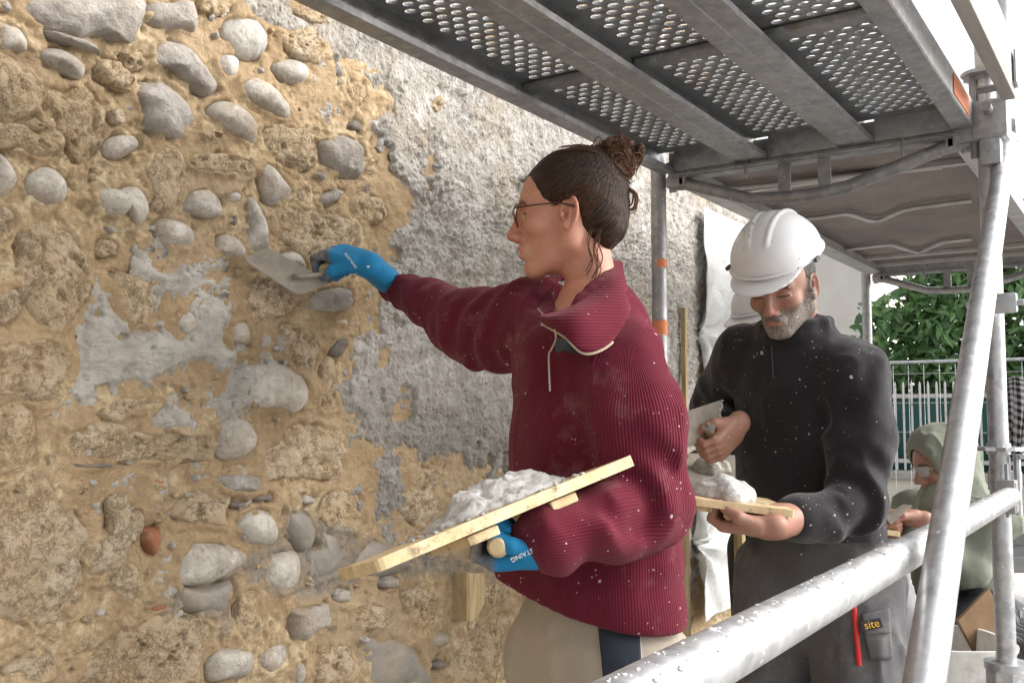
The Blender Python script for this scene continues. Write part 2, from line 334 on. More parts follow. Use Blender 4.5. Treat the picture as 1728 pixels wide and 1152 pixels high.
# --- traced pieces: kind, frame, outline
STONES = """
r A 60,20 180,-20 690,-20 715,80 700,170 640,225 560,200 470,190 380,200 290,165 190,130 100,90
r A 190,140 300,172 420,205 500,265 440,262 330,217 240,182
c A -20,105 50,110 100,140 135,210 130,265 60,255 -20,240
c A 165,255 210,235 280,232 350,265 405,310 425,350 400,385 330,365 250,325 190,290
t A 470,330 520,290 580,300 640,370 650,420 600,455 540,420 480,380
t A 600,265 660,250 700,290 690,335 640,350 600,320
r A 740,225 800,190 870,200 950,270 1020,350 1070,420 1050,455 990,465 900,410 830,340 730,310
r A 630,440 700,400 790,380 880,440 980,540 965,600 900,640 870,690 800,670 690,630 665,520
c A 1040,290 1080,258 1130,262 1165,300 1150,370 1110,390 1060,360
c A 1075,150 1110,95 1180,75 1250,95 1300,170 1295,250 1240,295 1170,285 1110,240
c A 1165,410 1210,370 1280,390 1350,450 1410,530 1410,590 1360,590 1280,540 1190,490
c A 1015,550 1050,500 1110,490 1190,530 1250,610 1250,690 1210,715 1140,670 1060,600
c A 1330,330 1360,295 1430,285 1490,320 1500,375 1450,415 1380,400
c A 500,720 540,670 610,645 660,660 680,710 620,760 560,780 515,760
c A 90,870 150,815 220,800 290,830 335,900 325,970 270,1005 180,995 110,950
c A -30,740 20,755 70,830 80,900 40,960 -30,950
c A 440,930 500,900 560,910 600,895 660,895 710,950 730,1020 710,1080 660,1105 620,1040 580,1065 510,1040 460,990
c A 865,1000 900,940 970,910 1040,930 1080,990 1080,1050 1020,1065 930,1050 870,1035
c A 750,1090 800,1055 880,1070 940,1120 950,1180 900,1215 800,1200 755,1150
c A 1100,945 1135,920 1170,945 1160,985 1120,990
c A 1255,830 1280,785 1330,815 1380,880 1420,950 1330,1005 1290,970 1260,900
c A 1200,960 1225,945 1260,1000 1290,1080 1300,1180 1290,1240 1200,1230 1180,1170 1200,1080
c A 1060,1160 1100,1135 1160,1160 1200,1230 1160,1260 1080,1240 1050,1200
r A 1520,970 1570,940 1630,915 1665,930 1640,975 1580,1005 1530,1000
d A 1110,1085 1140,1025 1150,1060 1130,1115
t A -30,265 60,280 130,350 200,410 225,470 190,540 100,580 -30,590
t A 225,440 320,450 400,425 470,480 505,560 500,680 450,760 390,810 330,770 300,680 210,640 130,600 200,540
t A -30,610 90,600 200,655 280,700 300,760 180,780 60,730 -30,720
t A 530,540 580,525 605,570 590,610 545,600
t A 700,800 760,720 850,700 880,800 870,900 840,1000 800,1030 740,1010 740,920 690,860
t A 890,770 960,750 1080,745 1200,780 1215,830 1120,850 1000,840 920,815
t A 975,650 1020,630 1085,650 1060,685 1000,690
t A 1290,640 1380,610 1480,620 1540,680 1540,780 1480,830 1380,800 1300,720
t A 1340,170 1400,150 1500,130 1560,170 1615,250 1600,300 1520,310 1430,270 1380,235
r A 1560,680 1660,650 1760,700 1800,800 1760,870 1650,860 1570,790
d A 1680,610 1720,580 1760,600 1760,640 1700,640
t A 1350,1030 1420,1000 1530,1020 1680,1050 1740,1100 1720,1190 1600,1260 1480,1230 1400,1180
r A 720,0 830,10 930,0 960,80 950,170 880,150 800,150 720,100
t A -30,1020 60,1000 75,1080 40,1160 -30,1170
t A 1430,940 1480,905 1510,940 1490,985 1440,980
t A 1150,20 1090,-20 960,-20 980,60 1040,80 1090,70
t A 1420,40 1500,20 1590,80 1560,120 1470,110
t B 90,60 150,-25 260,-20 340,20 390,90 440,190 430,330 380,430 300,520 220,500 120,340 80,230
t B -30,600 60,560 200,545 310,570 350,640 330,740 280,830 150,840 -30,830
t B -30,890 80,860 160,900 160,1000 170,1120 100,1190 -30,1190
t B -30,330 60,310 110,380 60,470 -30,480
c B 1370,150 1420,125 1470,150 1490,215 1430,230 1380,200
t B 1210,260 1280,220 1350,260 1400,310 1440,380 1400,430 1330,440 1240,470 1180,420 1200,340
r B 1480,370 1530,310 1620,290 1700,310 1720,380 1690,430 1600,440 1500,420
r B 1610,440 1690,435 1680,490 1620,485
c B 1100,550 1130,470 1190,460 1220,520 1210,580 1140,580
c B 1240,690 1320,665 1400,680 1470,730 1510,800 1500,870 1430,915 1330,900 1240,890 1190,800
c B 1060,950 1120,930 1200,940 1250,1010 1240,1080 1180,1140 1110,1150 1060,1120 1050,1020
t B 1380,480 1450,485 1520,530 1550,600 1520,700 1460,690 1390,620 1370,560
t B 1260,1211 1275,1120 1330,1050 1420,980 1540,960 1650,990 1690,1080 1650,1200 1560,1235 1400,1225 1300,1235
t B 1560,690 1600,650 1640,720 1620,800 1640,890 1560,920 1530,870 1560,780
t B 280,1060 330,1000 420,960 560,960 700,1010 1000,1020 1040,1060 1020,1140 850,1150 560,1150 350,1140
t B 550,230 640,240 740,300 750,400 710,490 640,490 580,400
c B 830,490 870,420 930,420 960,500 890,545
d B 1580,610 1620,550 1690,520 1720,560 1670,610 1640,650
t B 480,900 560,850 620,830 740,820 800,850 740,900 640,900 560,960 510,950
t B 440,110 500,70 570,90 560,150 480,155
d B 300,1150 420,1160 570,1150 560,1175 420,1185 330,1180
t C -30,190 120,160 220,175 290,280 370,330 430,420 400,520 400,640 410,760 330,790 260,860 120,870 20,830 -30,800
t C 530,260 600,230 645,325 690,325 692,430 620,500 600,580 520,600 440,600 460,470 540,420
t C 545,690 540,610 640,565 670,610 670,720 640,760 590,740
b C 700,410 770,390 775,480 745,545 710,490
t C 735,290 760,260 790,300 800,350 765,380 740,340
t C 830,330 900,260 970,220 1050,250 1125,250 1100,330 1090,400 990,390 890,370
c C 1145,400 1180,340 1250,305 1320,330 1355,400 1340,470 1260,495 1180,470
c C 850,620 870,540 920,460 1020,455 1130,480 1200,510 1210,560 1150,610 1070,650 990,680 880,680
g C 860,690 990,688 1130,655 1145,720 1100,830 980,820 880,790
c C 1280,640 1310,560 1370,520 1440,510 1465,580 1440,680 1370,720 1300,690
t C 1140,780 1180,710 1250,720 1260,850 1230,940 1150,950
r C 1385,790 1450,770 1540,760 1620,760 1620,880 1530,910 1480,955 1420,940 1400,860
c C 1010,1020 1060,980 1150,980 1220,990 1240,1060 1200,1130 1100,1140 1020,1140
c C 1245,1040 1290,980 1360,945 1400,990 1370,1060 1310,1110 1260,1090
c C 1420,1110 1440,1060 1475,1050 1485,1100 1460,1170 1425,1170
t C 330,1000 380,920 450,890 500,910 460,960 390,1000
t C 400,1060 480,930 580,870 720,830 850,830 960,840 1030,880 1020,990 960,1060 980,1170 700,1190 420,1190
t C 0,1100 90,1040 160,1030 230,990 275,1050 260,1120 150,1150 60,1145
r C 1040,145 1120,130 1250,140 1265,220 1180,230 1080,225
t C 1545,340 1590,250 1680,210 1760,260 1770,360 1720,420 1640,410 1580,380
g C 1380,320 1460,300 1540,370 1540,480 1470,520 1400,440
g C 1560,390 1640,410 1660,470 1680,550 1650,620 1570,660 1500,620 1500,530 1560,470
c C 1450,265 1490,235 1535,260 1520,285 1470,285
d C 1215,240 1270,232 1330,240 1325,270 1230,270
d C 1110,280 1200,265 1200,295 1130,305
b C 720,150 790,165 785,190 730,180
t C 355,210 385,190 415,205 400,245 365,240
b C 700,790 790,750 825,755 815,790 720,810
t C 1560,1000 1640,950 1700,990 1720,1100 1660,1170 1540,1170 1530,1080
r C 1620,720 1650,695 1710,700 1700,750 1640,760
g D 85,640 120,560 230,540 330,590 350,640 280,690 160,705 90,690
r D 200,720 240,690 285,700 280,740 220,745
t D 300,400 320,330 400,310 460,360 465,450 400,470 330,450
t D 340,290 380,230 460,250 450,300 400,312
t D 480,370 540,310 590,340 570,400 500,430
g D 140,1170 150,1020 180,960 260,940 340,970 400,1060 430,1170
g D 415,960 450,930 510,940 515,985 450,1005 420,995
t D 510,1060 560,960 640,900 740,850 800,760 810,800 760,900 720,1050 680,1170 520,1170
c D 10,780 40,750 80,780 70,805 20,810
r D 100,960 130,940 160,960 130,985
d D 425,1070 470,1050 500,1080 440,1095
t D 300,770 380,740 450,780 450,880 380,900 320,850
t D 90,820 170,800 250,840 240,910 150,930 90,890
t D 620,760 700,700 770,730 740,800 660,830
t E 210,960 300,930 380,1010 350,1080 250,1080 205,1020
r E 515,690 545,670 555,740 520,770
r E 620,400 660,390 675,430 630,445
t E 570,520 640,450 665,500 610,560
r E 700,430 760,430 772,470 705,475
t E 760,590 830,585 850,640 780,640
t E 170,420 240,380 280,440 250,510 190,500
"""
RENDER = [('F', [(600, 60), (628, 98), (605, 130), (648, 170), (612, 200), (640, 250), (632, 290), (680, 318), (692, 345), (655, 392), (650, 432), (622, 470),
   (632, 510), (602, 548), (580, 582), (586, 620), (560, 642), (572, 692), (602, 740), (640, 768), (632, 820), (628, 862), (650, 884), (680, 868), (684, 815), (692, 785),
   (680, 752), (712, 776), (765, 778), (800, 800), (830, 850), (880, 880), (960, 900), (1040, 960), (1100, 1010), (1160, 1000), (1260, 900), (1420, 460), (1250, 300), (700, -60), (560, -80)]),
   ('A', [(1105, 30), (1140, -20), (1230, -20), (1245, 30), (1225, 90), (1150, 95)]), ('A', [(1260, -20), (1380, -20), (1400, 50), (1300, 60)]),
   ('E', [(105, 200), (150, 190), (175, 390), (150, 470), (215, 520), (160, 540), (120, 380)]), ('E', [(60, 490), (130, 470), (150, 560), (90, 600)])]
FRESH = [('B', [(650, 200), (690, 140), (745, 140), (800, 210), (880, 190), (960, 230), (980, 290), (930, 350), (850, 390), (800, 350), (770, 400), (790, 500), (860, 530), (905, 480),
   (890, 420), (960, 360), (1060, 340), (1110, 380), (1130, 470), (1090, 510), (1110, 580), (1180, 590), (1240, 630), (1180, 690), (1080, 710), (980, 690), (920, 690), (850, 750), (760, 770),
   (680, 800), (620, 770), (560, 840), (470, 850), (410, 920), (310, 890), (300, 800), (350, 740), (360, 640), (370, 520), (410, 420), (450, 350), (460, 240), (520, 300), (570, 400), (620, 490),
   (700, 505), (745, 460), (755, 400), (755, 300), (650, 270)]),
   ('B', [(660, 920), (740, 880), (760, 810), (830, 820), (860, 870), (950, 900), (965, 970), (880, 1020), (760, 1010), (670, 960)]),
   ('B', [(1000, 850), (1080, 780), (1130, 720), (1250, 680), (1370, 680), (1420, 740), (1340, 800), (1250, 830), (1230, 900), (1150, 950), (1060, 950), (1000, 920), (980, 880)]),
   ('B', [(410, 930), (500, 930), (490, 990), (440, 1040), (415, 990)]), ('B', [(255, 880), (312, 880), (312, 925), (270, 945)]),
   ('C', [(525, 180), (590, 160), (650, 85), (682, 95), (660, 170), (650, 230), (600, 210), (540, 225)]),
   ('C', [(762, 200), (800, 130), (828, 150), (812, 220), (790, 270), (768, 240)]),
   ('C', [(757, 510), (785, 510), (815, 570), (828, 655), (800, 640), (770, 570)]),
   ('C', [(745, 1012), (800, 940), (838, 870), (864, 868), (850, 930), (820, 1005)]),
   ('C', [(1130, 190), (1160, 105), (1195, 120), (1255, 200), (1200, 228)]),
   ('B', [(1238, 500), (1290, 468), (1325, 530), (1300, 600), (1330, 650), (1240, 645)]), ('B', [(1335, 520), (1420, 515), (1442, 560), (1370, 590)]),
   ('B', [(960, 205), (990, 130), (1012, 175), (1100, 165), (1080, 225), (985, 235)]), ('B', [(1005, 270), (1112, 258), (1112, 322), (1030, 332)]),
   ('B', [(748, 85), (782, 88), (805, 140), (768, 152)]), ('C', [(1000, 130), (1040, 70), (1062, 85), (1030, 150)]), ('C', [(920, 210), (945, 185), (960, 215), (935, 235)]),
   ('C', [(690, 60), (730, 25), (742, 40), (710, 75)]), ('C', [(745, 1075), (780, 1050), (830, 1060), (800, 1085)])]
FILM = [('C', [(800, 660), (880, 640), (1180, 560), (1210, 480), (1350, 440), (1380, 300), (1560, 330), (1740, 380), (1780, 560), (1740, 680), (1640, 720), (1560, 780), (1440, 760), (1300, 720), (1160, 640), (1140, 900), (1050, 960), (1020, 850), (860, 830), (760, 840)]),
        ('D', [(60, 480), (330, 560), (500, 560), (700, 640), (720, 720), (600, 760), (470, 690), (330, 720), (120, 700), (60, 640)])]
def poly_sd(x, z, poly):
    "signed distance to a polygon, positive inside"
    d2 = np.full(x.shape, 1e9, np.float32); ins = np.zeros(x.shape, bool); n = len(poly)
    for i in range(n):
        a, b = poly[i-1], poly[i]; e = b-a
        t = np.clip(((x-a[0])*e[0]+(z-a[1])*e[1])/(e@e+1e-12), 0, 1)
        d2 = np.minimum(d2, (x-a[0]-t*e[0])**2+(z-a[1]-t*e[1])**2)
        c = ((a[1] > z) != (b[1] > z)) & (x < (b[0]-a[0])*(z-a[1])/((b[1]-a[1]) if abs(b[1]-a[1]) > 1e-9 else 1e-9)+a[0]); ins ^= c
    return np.where(ins, np.sqrt(d2), -np.sqrt(d2)).astype(np.float32)
def poly_sd_all(x, z, polys, pad=.06):
    out = np.full(x.shape, -1.0, np.float32)
    for pl in polys:
        lo, hi = pl.min(0)-pad, pl.max(0)+pad
        s = (x > lo[0]) & (x < hi[0]) & (z > lo[1]) & (z < hi[1])
        if s.any(): out[s] = np.maximum(out[s], poly_sd(x[s], z[s], pl))
    return out
def axis(*segs):
    out = [np.arange(a, b, s) for a, b, s in segs]; return np.concatenate(out+[[segs[-1][1]]])
wall = empty('stone_wall', (2.0, WY, 0)); WALL_END = 4.55
tag(wall, 'old rubble wall of cobbles and yellow tuff in earth mortar, half covered by roughcast', 'wall', kind='thing')
gx = axis((-1.0, .78, .05), (.78, 2.1, .0032), (2.1, 2.8, .0045), (2.8, WALL_END, .008))
gz = axis((0, .35, .03), (.35, .78, .006), (.78, 1.92, .0034), (1.92, 2.10, .005), (2.10, 2.25, .01), (2.25, 4.6, .06))
GX, GZ = np.meshgrid(gx, gz, indexing='ij'); sh = GX.shape; fx, fz = GX.ravel(), GZ.ravel()
NXW, NZW = sh
_i, _j = np.meshgrid(np.arange(NXW-1), np.arange(NZW-1), indexing='ij')
QUADS = np.stack([_i*NZW+_j, (_i+1)*NZW+_j, (_i+1)*NZW+_j+1, _i*NZW+_j+1], -1).reshape(-1, 4)
def grid_mesh(name, h, keep, mat, parent, attrs=None):
    "the part of the wall grid where keep holds, raised h towards the street"
    q = QUADS[keep[QUADS].any(1)]
    used = np.zeros(len(fx), bool); used[q.ravel()] = True
    idx = np.cumsum(used)-1
    v = np.stack([fx[used], WY-h[used], fz[used]], 1)
    at = {k: a[used] for k, a in attrs.items()} if attrs else None
    return mesh_obj(name, v, idx[q], mat, parent, True, attrs=at)
rp = [wpoly(k, p) for k, p in RENDER]; fp = [wpoly(k, p) for k, p in FRESH]; flp = [wpoly(k, p) for k, p in FILM]
edge_n = fbm2(fx*22, fz*22, 4, 40, .6)
big = fbm2(fx*5.5, fz*5.5, 3, 3)
r_sd = poly_sd_all(fx, fz, rp)+.034*edge_n+.030*fbm2(fx*9, fz*9, 2, 44)+.012*vnoise2(fx*90, fz*90, 5)
upper = sstep(2.02, 2.2, fz)+sstep(-.2, -.6, fx-.6)*0
r_sd = np.where((fz > 2.1) & (fx > 1.2), np.maximum(r_sd, .02), r_sd)
bill = lambda s, sd: 1-np.abs(fbm2(fx*s, fz*s, 2, sd))*2
holes = sstep(.24, .40, fbm2(fx*11, fz*11, 3, 77))                  # places where the roughcast has fallen away
r_sd = r_sd-.12*holes*sstep(.34, .10, r_sd)
isl = fbm2(fx*30, fz*30, 3, 99); r_sd = np.where((r_sd > -.11) & (r_sd < .004) & (isl > .26-r_sd*2.6), .006+.02*(isl-.26), r_sd)
nod = .55*bill(38, 10)+.5*bill(75, 11)+.35*bill(130, 12)+.2*vnoise2(fx*240, fz*240, 13)
nod = nod*(.55+.6*sstep(-.3, .3, fbm2(fx*9, fz*9, 2, 15)))
r_h = -.005+.013*sstep(-.004, .045, r_sd)+.0085*nod*sstep(-.004, .02, r_sd)+.010*big+.009*fbm2(fx*17, fz*17, 3, 21)
greyish = sstep(1.42, 1.20, fz+.05*big+.03*edge_n)*sstep(3.3, 2.6, fx)  # roughcast turns greyer towards the bottom and the near end
film = sstep(-.01, .03, poly_sd_all(fx, fz, flp)+.03*edge_n)
e_h = .006*big+.008*fbm2(fx*12, fz*15, 4, 31)+.003*fbm2(fx*60, fz*75, 3, 33)
cr = np.abs(fbm2(fx*9+3, fz*12, 4, 51)); e_h = e_h-.004*sstep(.035, .0, cr)
SPOLY = [(l.split()[0], wpoly(l.split()[1], [tuple(map(float, q.split(','))) for q in l.split()[2:]])) for l in STONES.strip().splitlines()]
st_sd = poly_sd_all(fx, fz, [p for k, p in SPOLY], .05)
gapn = fbm2(fx*19, fz*19, 3, 83)
e_h = e_h+.012*np.exp(-np.abs(st_sd)/.013)*sstep(-.25, .35, gapn)-.016*np.exp(-np.abs(st_sd)/.0055)*sstep(-.12, -.34, gapn)
tuf = sstep(.02, .30, fbm2(fx*6.5+2, fz*8, 3, 85)); e_h = e_h+tuf*(.005*fbm2(fx*42, fz*42, 4, 86, .65)-.006*sstep(.15, .45, fbm2(fx*60, fz*60, 2, 87)))
grid_mesh('earth_mortar', e_h, r_sd < .02, M_EARTH, wall, {'film': film, 'tuf': tuf})
ro = grid_mesh('roughcast_render', r_h, r_sd > -.004, M_REND, wall, {'greyish': greyish})
# fresh mortar, one piece for each patch that was laid on
for k, pl in enumerate(fp):
    lo, hi = pl.min(0)-.03, pl.max(0)+.03
    s = (fx > lo[0]) & (fx < hi[0]) & (fz > lo[1]) & (fz < hi[1])
    sdv = np.full(fx.shape, -1.0, np.float32); sdv[s] = poly_sd(fx[s], fz[s], pl)
    sdv = sdv+.011*edge_n+.007*vnoise2(fx*70, fz*70, 61)+.004*vnoise2(fx*150, fz*150, 62)
    hol = fbm2(fx*24, fz*24, 3, 71)
    sdv = np.where(sdv > .012, sdv-.09*sstep(.34, .5, hol), sdv)
    isl = fbm2(fx*34, fz*34, 3, 97); sdv = np.where((sdv > -.05) & (sdv < .002) & (isl > .30-sdv*4.5), .005+.02*(isl-.3), sdv)
    h = -.004+.017*sstep(-.004, .034, sdv)+.004*big+.0065*fbm2(fx*18, fz*40, 4, 63, .6)+.003*nod*sstep(.03, .0, sdv)
    if (sdv > 0).any(): grid_mesh('mortar_patch', h, sdv > -.002, M_FRESH, wall)
# stones
MATS = {'c': M_COB, 't': M_TUFF, 'r': M_RUB, 'd': M_DARK, 'g': M_DAMP, 'b': M_BRICK}
def make_stone(kind, poly, seed):
    c = poly.mean(0); n0 = len(poly)
    if kind == 't': poly = c+(poly-c)*1.10
    rel = poly-c; r0 = float(np.sqrt((rel**2).sum(1)).mean())
    N = int(np.clip(r0/.0016, 28, 110)); 
    # closed Catmull-Rom through the outline, then noise
    t = np.linspace(0, n0, N, endpoint=False); i = np.floor(t).astype(int); f = (t-i)[:, None]
    p0, p1, p2, p3 = (poly[(i+k) % n0] for k in (-1, 0, 1, 2))
    crv = .5*(2*p1+(p2-p0)*f+(2*p0-5*p1+4*p2-p3)*f*f+(3*p1-p0-3*p2+p3)*f**3)
    if kind in 'trdb': crv = .55*crv+.45*(p1+(p2-p1)*f)
    jag = {'c': .02, 't': .14, 'r': .075, 'd': .06, 'g': .04, 'b': .05}[kind]
    ang = np.arctan2(*(crv-c).T[::-1])
    rad = np.sqrt(((crv-c)**2).sum(1))
    nn = fbm2(np.cos(ang)*3+seed*7.1, np.sin(ang)*3+seed*3.3, 4, 90, .65)
    rad = rad*(1+jag*nn*1.6)
    rings = int(np.clip(r0/.003, 7, 24))
    hmax = {'c': min(.030, .46*r0+.005), 't': min(.012, .18*r0+.006), 'r': min(.026, .34*r0+.006), 'd': .010, 'g': .013, 'b': .012}[kind]
    prof = {'c': 2.0, 't': 7.0, 'r': 3.6, 'd': 4, 'g': 2.8, 'b': 5}[kind]
    S = np.linspace(1.0, 0.0, rings+1)[:-1]
    S = np.concatenate([[1.0], 1-(1-S[1:])**1.25]) if kind == 'c' else S
    x = c[0]+np.outer(S, rad*np.cos(ang)); z = c[1]+np.outer(S, rad*np.sin(ang))
    sd_ = np.repeat(S[:, None], N, 1)
    dome = np.clip(1-sd_**prof, 0, 1)**(.55 if kind == 'c' else .8)
    rng = np.random.default_rng(int(seed)); tilt = rng.normal(size=2)*({'c': .05, 't': .03, 'r': .16, 'd': .1, 'g': .04, 'b': .1}[kind])
    h = -.014+(hmax+.014)*dome+dome*(tilt[0]*(x-c[0])+tilt[1]*(z-c[1]))
    am = {'c': .0026, 't': .0105, 'r': .011, 'd': .004, 'g': .003, 'b': .003}[kind]
    xr, zr = x.ravel(), z.ravel()
    rough = fbm2(xr*34, zr*34, 5 if kind in 'tr' else 3, 17, .6).reshape(x.shape)
    if kind == 't':
        pit = sstep(.18, .5, fbm2(xr*55+4, zr*55, 3, 19, .6)).reshape(x.shape); rough = rough-.9*pit
    if kind == 'r':     # flaked facets
        k3 = np.abs(fbm2(xr*16, zr*16, 2, int(seed) % 50)).reshape(x.shape); rough = rough*.5-1.3*k3+.4
    h = h+am*rough*np.clip(dome*1.6, 0, 1)
    V = [np.stack([x.ravel(), (WY-h).ravel(), z.ravel()], 1), [[c[0], WY-(h[-1].mean()), c[1]]]]
    faces = [(a*N+k, a*N+(k+1) % N, (a+1)*N+(k+1) % N, (a+1)*N+k) for a in range(len(S)-1) for k in range(N)]
    ctr = len(S)*N; a = (len(S)-1)*N
    faces += [(a+k, a+(k+1) % N, ctr) for k in range(N)]
    ar = np.sum(crv[:, 0]*np.roll(crv[:, 1], -1)-np.roll(crv[:, 0], -1)*crv[:, 1])
    if ar < 0: faces = [f_[::-1] for f_ in faces]
    return mesh_obj('brick' if kind == 'b' else 'stone', np.concatenate(V), faces, MATS[kind], wall, True, origin=(c[0], WY, c[1]))
stones = []
for k, line in enumerate(STONES.strip().splitlines()):
    tok = line.split(); pts = [tuple(map(float, q.split(','))) for q in tok[2:]]
    stones.append(make_stone(tok[0], wpoly(tok[1], pts), k+1))
# small pebbles and chips pressed into the joints
_rng = np.random.default_rng(5)
sp = [p for k, p in SPOLY]
cnt = 0
while cnt < 70:
    px, py = _rng.uniform(0, 900), _rng.uniform(0, 1150)
    x, z = wpt(px, py); xx, zz = np.array([x]), np.array([z])
    if poly_sd_all(xx, zz, rp+fp)[0] > -.01 or poly_sd_all(xx, zz, sp)[0] > -.014: continue
    r = _rng.uniform(.005, .013); a = np.linspace(0, 2*math.pi, 7, endpoint=False)+_rng.uniform(0, 1)
    pl = np.stack([x+r*np.cos(a)*_rng.uniform(.7, 1.5, 7), z+r*np.sin(a)*_rng.uniform(.6, 1.0, 7)], 1)
    make_stone('tctrt'[_rng.integers(5)], pl, 300+cnt); cnt += 1
# wood block left in a putlog hole
w = MB(); q = [onY(560+x/2.548, 700+y/2.548, WY) for x, y in ((518, 672), (600, 676), (596, 800), (556, 872), (517, 880))]
w.prism(q, (0, .03, 0), (.004, -.045, 0))
t = NT('weathered_pine'); g = t.noise(30, 5, .6, t.scale(t.P(), (2.2, 1, .25)))
M_PINE = t.bsdf(t.ramp(g, [(.3, (.30, .21, .11)), (.55, (.47, .36, .20)), (.75, (.56, .46, .30))]), .8, nrm=t.bump(g, .4, .005), spec=.25)
w.build('wood_block', M_PINE, wall)
# solid body of the wall behind its face
w = MB(); w.box(((-1.0+WALL_END)/2, WY+.22, 2.3), (WALL_END+1.0, .34, 4.6)); w.build('wall_core', M_EARTH, wall)
# ================================================================== ground and what stands beyond
def m_asphalt():
    t = NT('asphalt')
    c = t.ramp(t.noise(3, 6, .6), [(.35, (.085, .085, .085)), (.65, (.13, .128, .125))])
    c = t.mix(t.math('LESS_THAN', t.vor(90), .22), c, (.20, .195, .19))
    return t.bsdf(c, .9, nrm=t.bump(t.noise(150, 6, .7), .5, .006), spec=.25)
def m_concrete(name, a, b):
    t = NT(name); c = t.ramp(t.noise(4, 7, .62), [(.35, a), (.65, b)])
    c = t.mix(t.ramp(t.noise(60, 5), [(.55, 0.0), (.7, .35)]), c, tuple(x*.6 for x in a))
    return t.bsdf(c, .9, nrm=t.bump(t.noise(90, 6, .65), .3, .005), spec=.25)
M_ASPH = m_asphalt(); M_CONC = m_concrete('pavement_concrete', (.28, .27, .255), (.36, .35, .335))
M_CREAM = m_concrete('cream_painted_wall', (.62, .56, .45), (.70, .64, .53)); M_COPE = m_concrete('stone_coping', (.34, .315, .28), (.44, .41, .37))
def sheet(name, x0, x1, y0, y1, z, mat, kind='structure'):
    o = mesh_obj(name, [(x0, y0, z), (x1, y0, z), (x1, y1, z), (x0, y1, z)], [(0, 1, 2, 3)], mat, None, False); tag(o, kind=kind); return o
sheet('ground', -220, 260, -240, 240, -.012, M_CONC)
sheet('road', 6.6, 10.5, -60, 60, -.004, M_ASPH)
w = MB(); w.box((10.55, 0, .045), (.12, 120, .13), bev=.012); w.box((10.98, 0, .04), (.74, 120, .12)); tag(w.build('pavement', M_CONC), kind='structure')
t = NT('road_paint'); M_PAINT = t.bsdf(t.mix(t.ramp(t.noise(40, 5, .7), [(.5, 0.0), (.65, .6)]), (.72, .72, .70), (.30, .30, .30)), .8)
sheet('road_marking', 7.72, 7.86, -40, 40, 0.0, M_PAINT)
FX = 11.5
lw = empty('low_wall', (FX, 1.5, 0)); tag(lw, 'low cream wall with grey stone coping under the bar fence', 'wall', kind='thing')
w = MB(); w.box((FX, 1.5, .26), (.24, 9, .52)); w.build('wall_body', M_CREAM, lw)
for k in range(9):
    w = MB(); w.box((FX, -2.5+k*1.0, .565), (.32, .992, .09), bev=.012); w.build('coping_stone', M_COPE, lw)
fence = empty('bar_fence', (FX, 1.5, .61)); tag(fence, 'white steel bar fence backed by a green screen on the low cream wall', 'fence')
t = NT('white_fence_paint'); cfp = t.mix(t.ramp(t.noise(14, 5, .7), [(.60, 0.0), (.68, .9)]), (.62, .60, .57), (.30, .15, .07))
M_FPAINT = t.bsdf(cfp, .55)
t = NT('green_screen_mesh'); M_GREEN = t.bsdf(t.mix(t.noise(3, 4), (.018, .085, .070), (.03, .125, .10)), .7, nrm=t.bump(t.noise(9, 3), .5, .03))
bar_me = None
for k in range(104):
    y = -2.9+k*.087
    w = MB(); w.tube([(FX, y, .62), (FX, y, 1.56), (FX, y, 1.60)], [.013, .013, .004], 6)
    if bar_me is None:
        bar0 = w.build('bar', M_FPAINT, fence, True, origin=(FX, y, .62)); bar_me = bar0.data
    else:
        o = bpy.data.objects.new('bar', bar_me); link(o, fence); o.location = (0, y-1.5, .01)
for z in (.72, 1.44):
    w = MB(); w.box((FX+.022, 1.5, z), (.018, 9, .045)); w.build('rail', M_FPAINT, fence)
NS = 90; vs = []; fs = []
for k in range(NS+1):
    y = -3+k*.1; dx = .05+.012*math.sin(y*5)+.01*math.sin(y*13)
    vs += [(FX+dx, y, .62), (FX+dx+.01, y, 1.0), (FX+dx, y, 1.42+.015*math.sin(y*7))]
for k in range(NS):
    a = k*3; fs += [(a, a+3, a+4, a+1), (a+1, a+4, a+5, a+2)]
so_ = mesh_obj('green_screen', vs, fs, M_GREEN, fence, True); so_.modifiers.new('thick', 'SOLIDIFY').thickness = .003
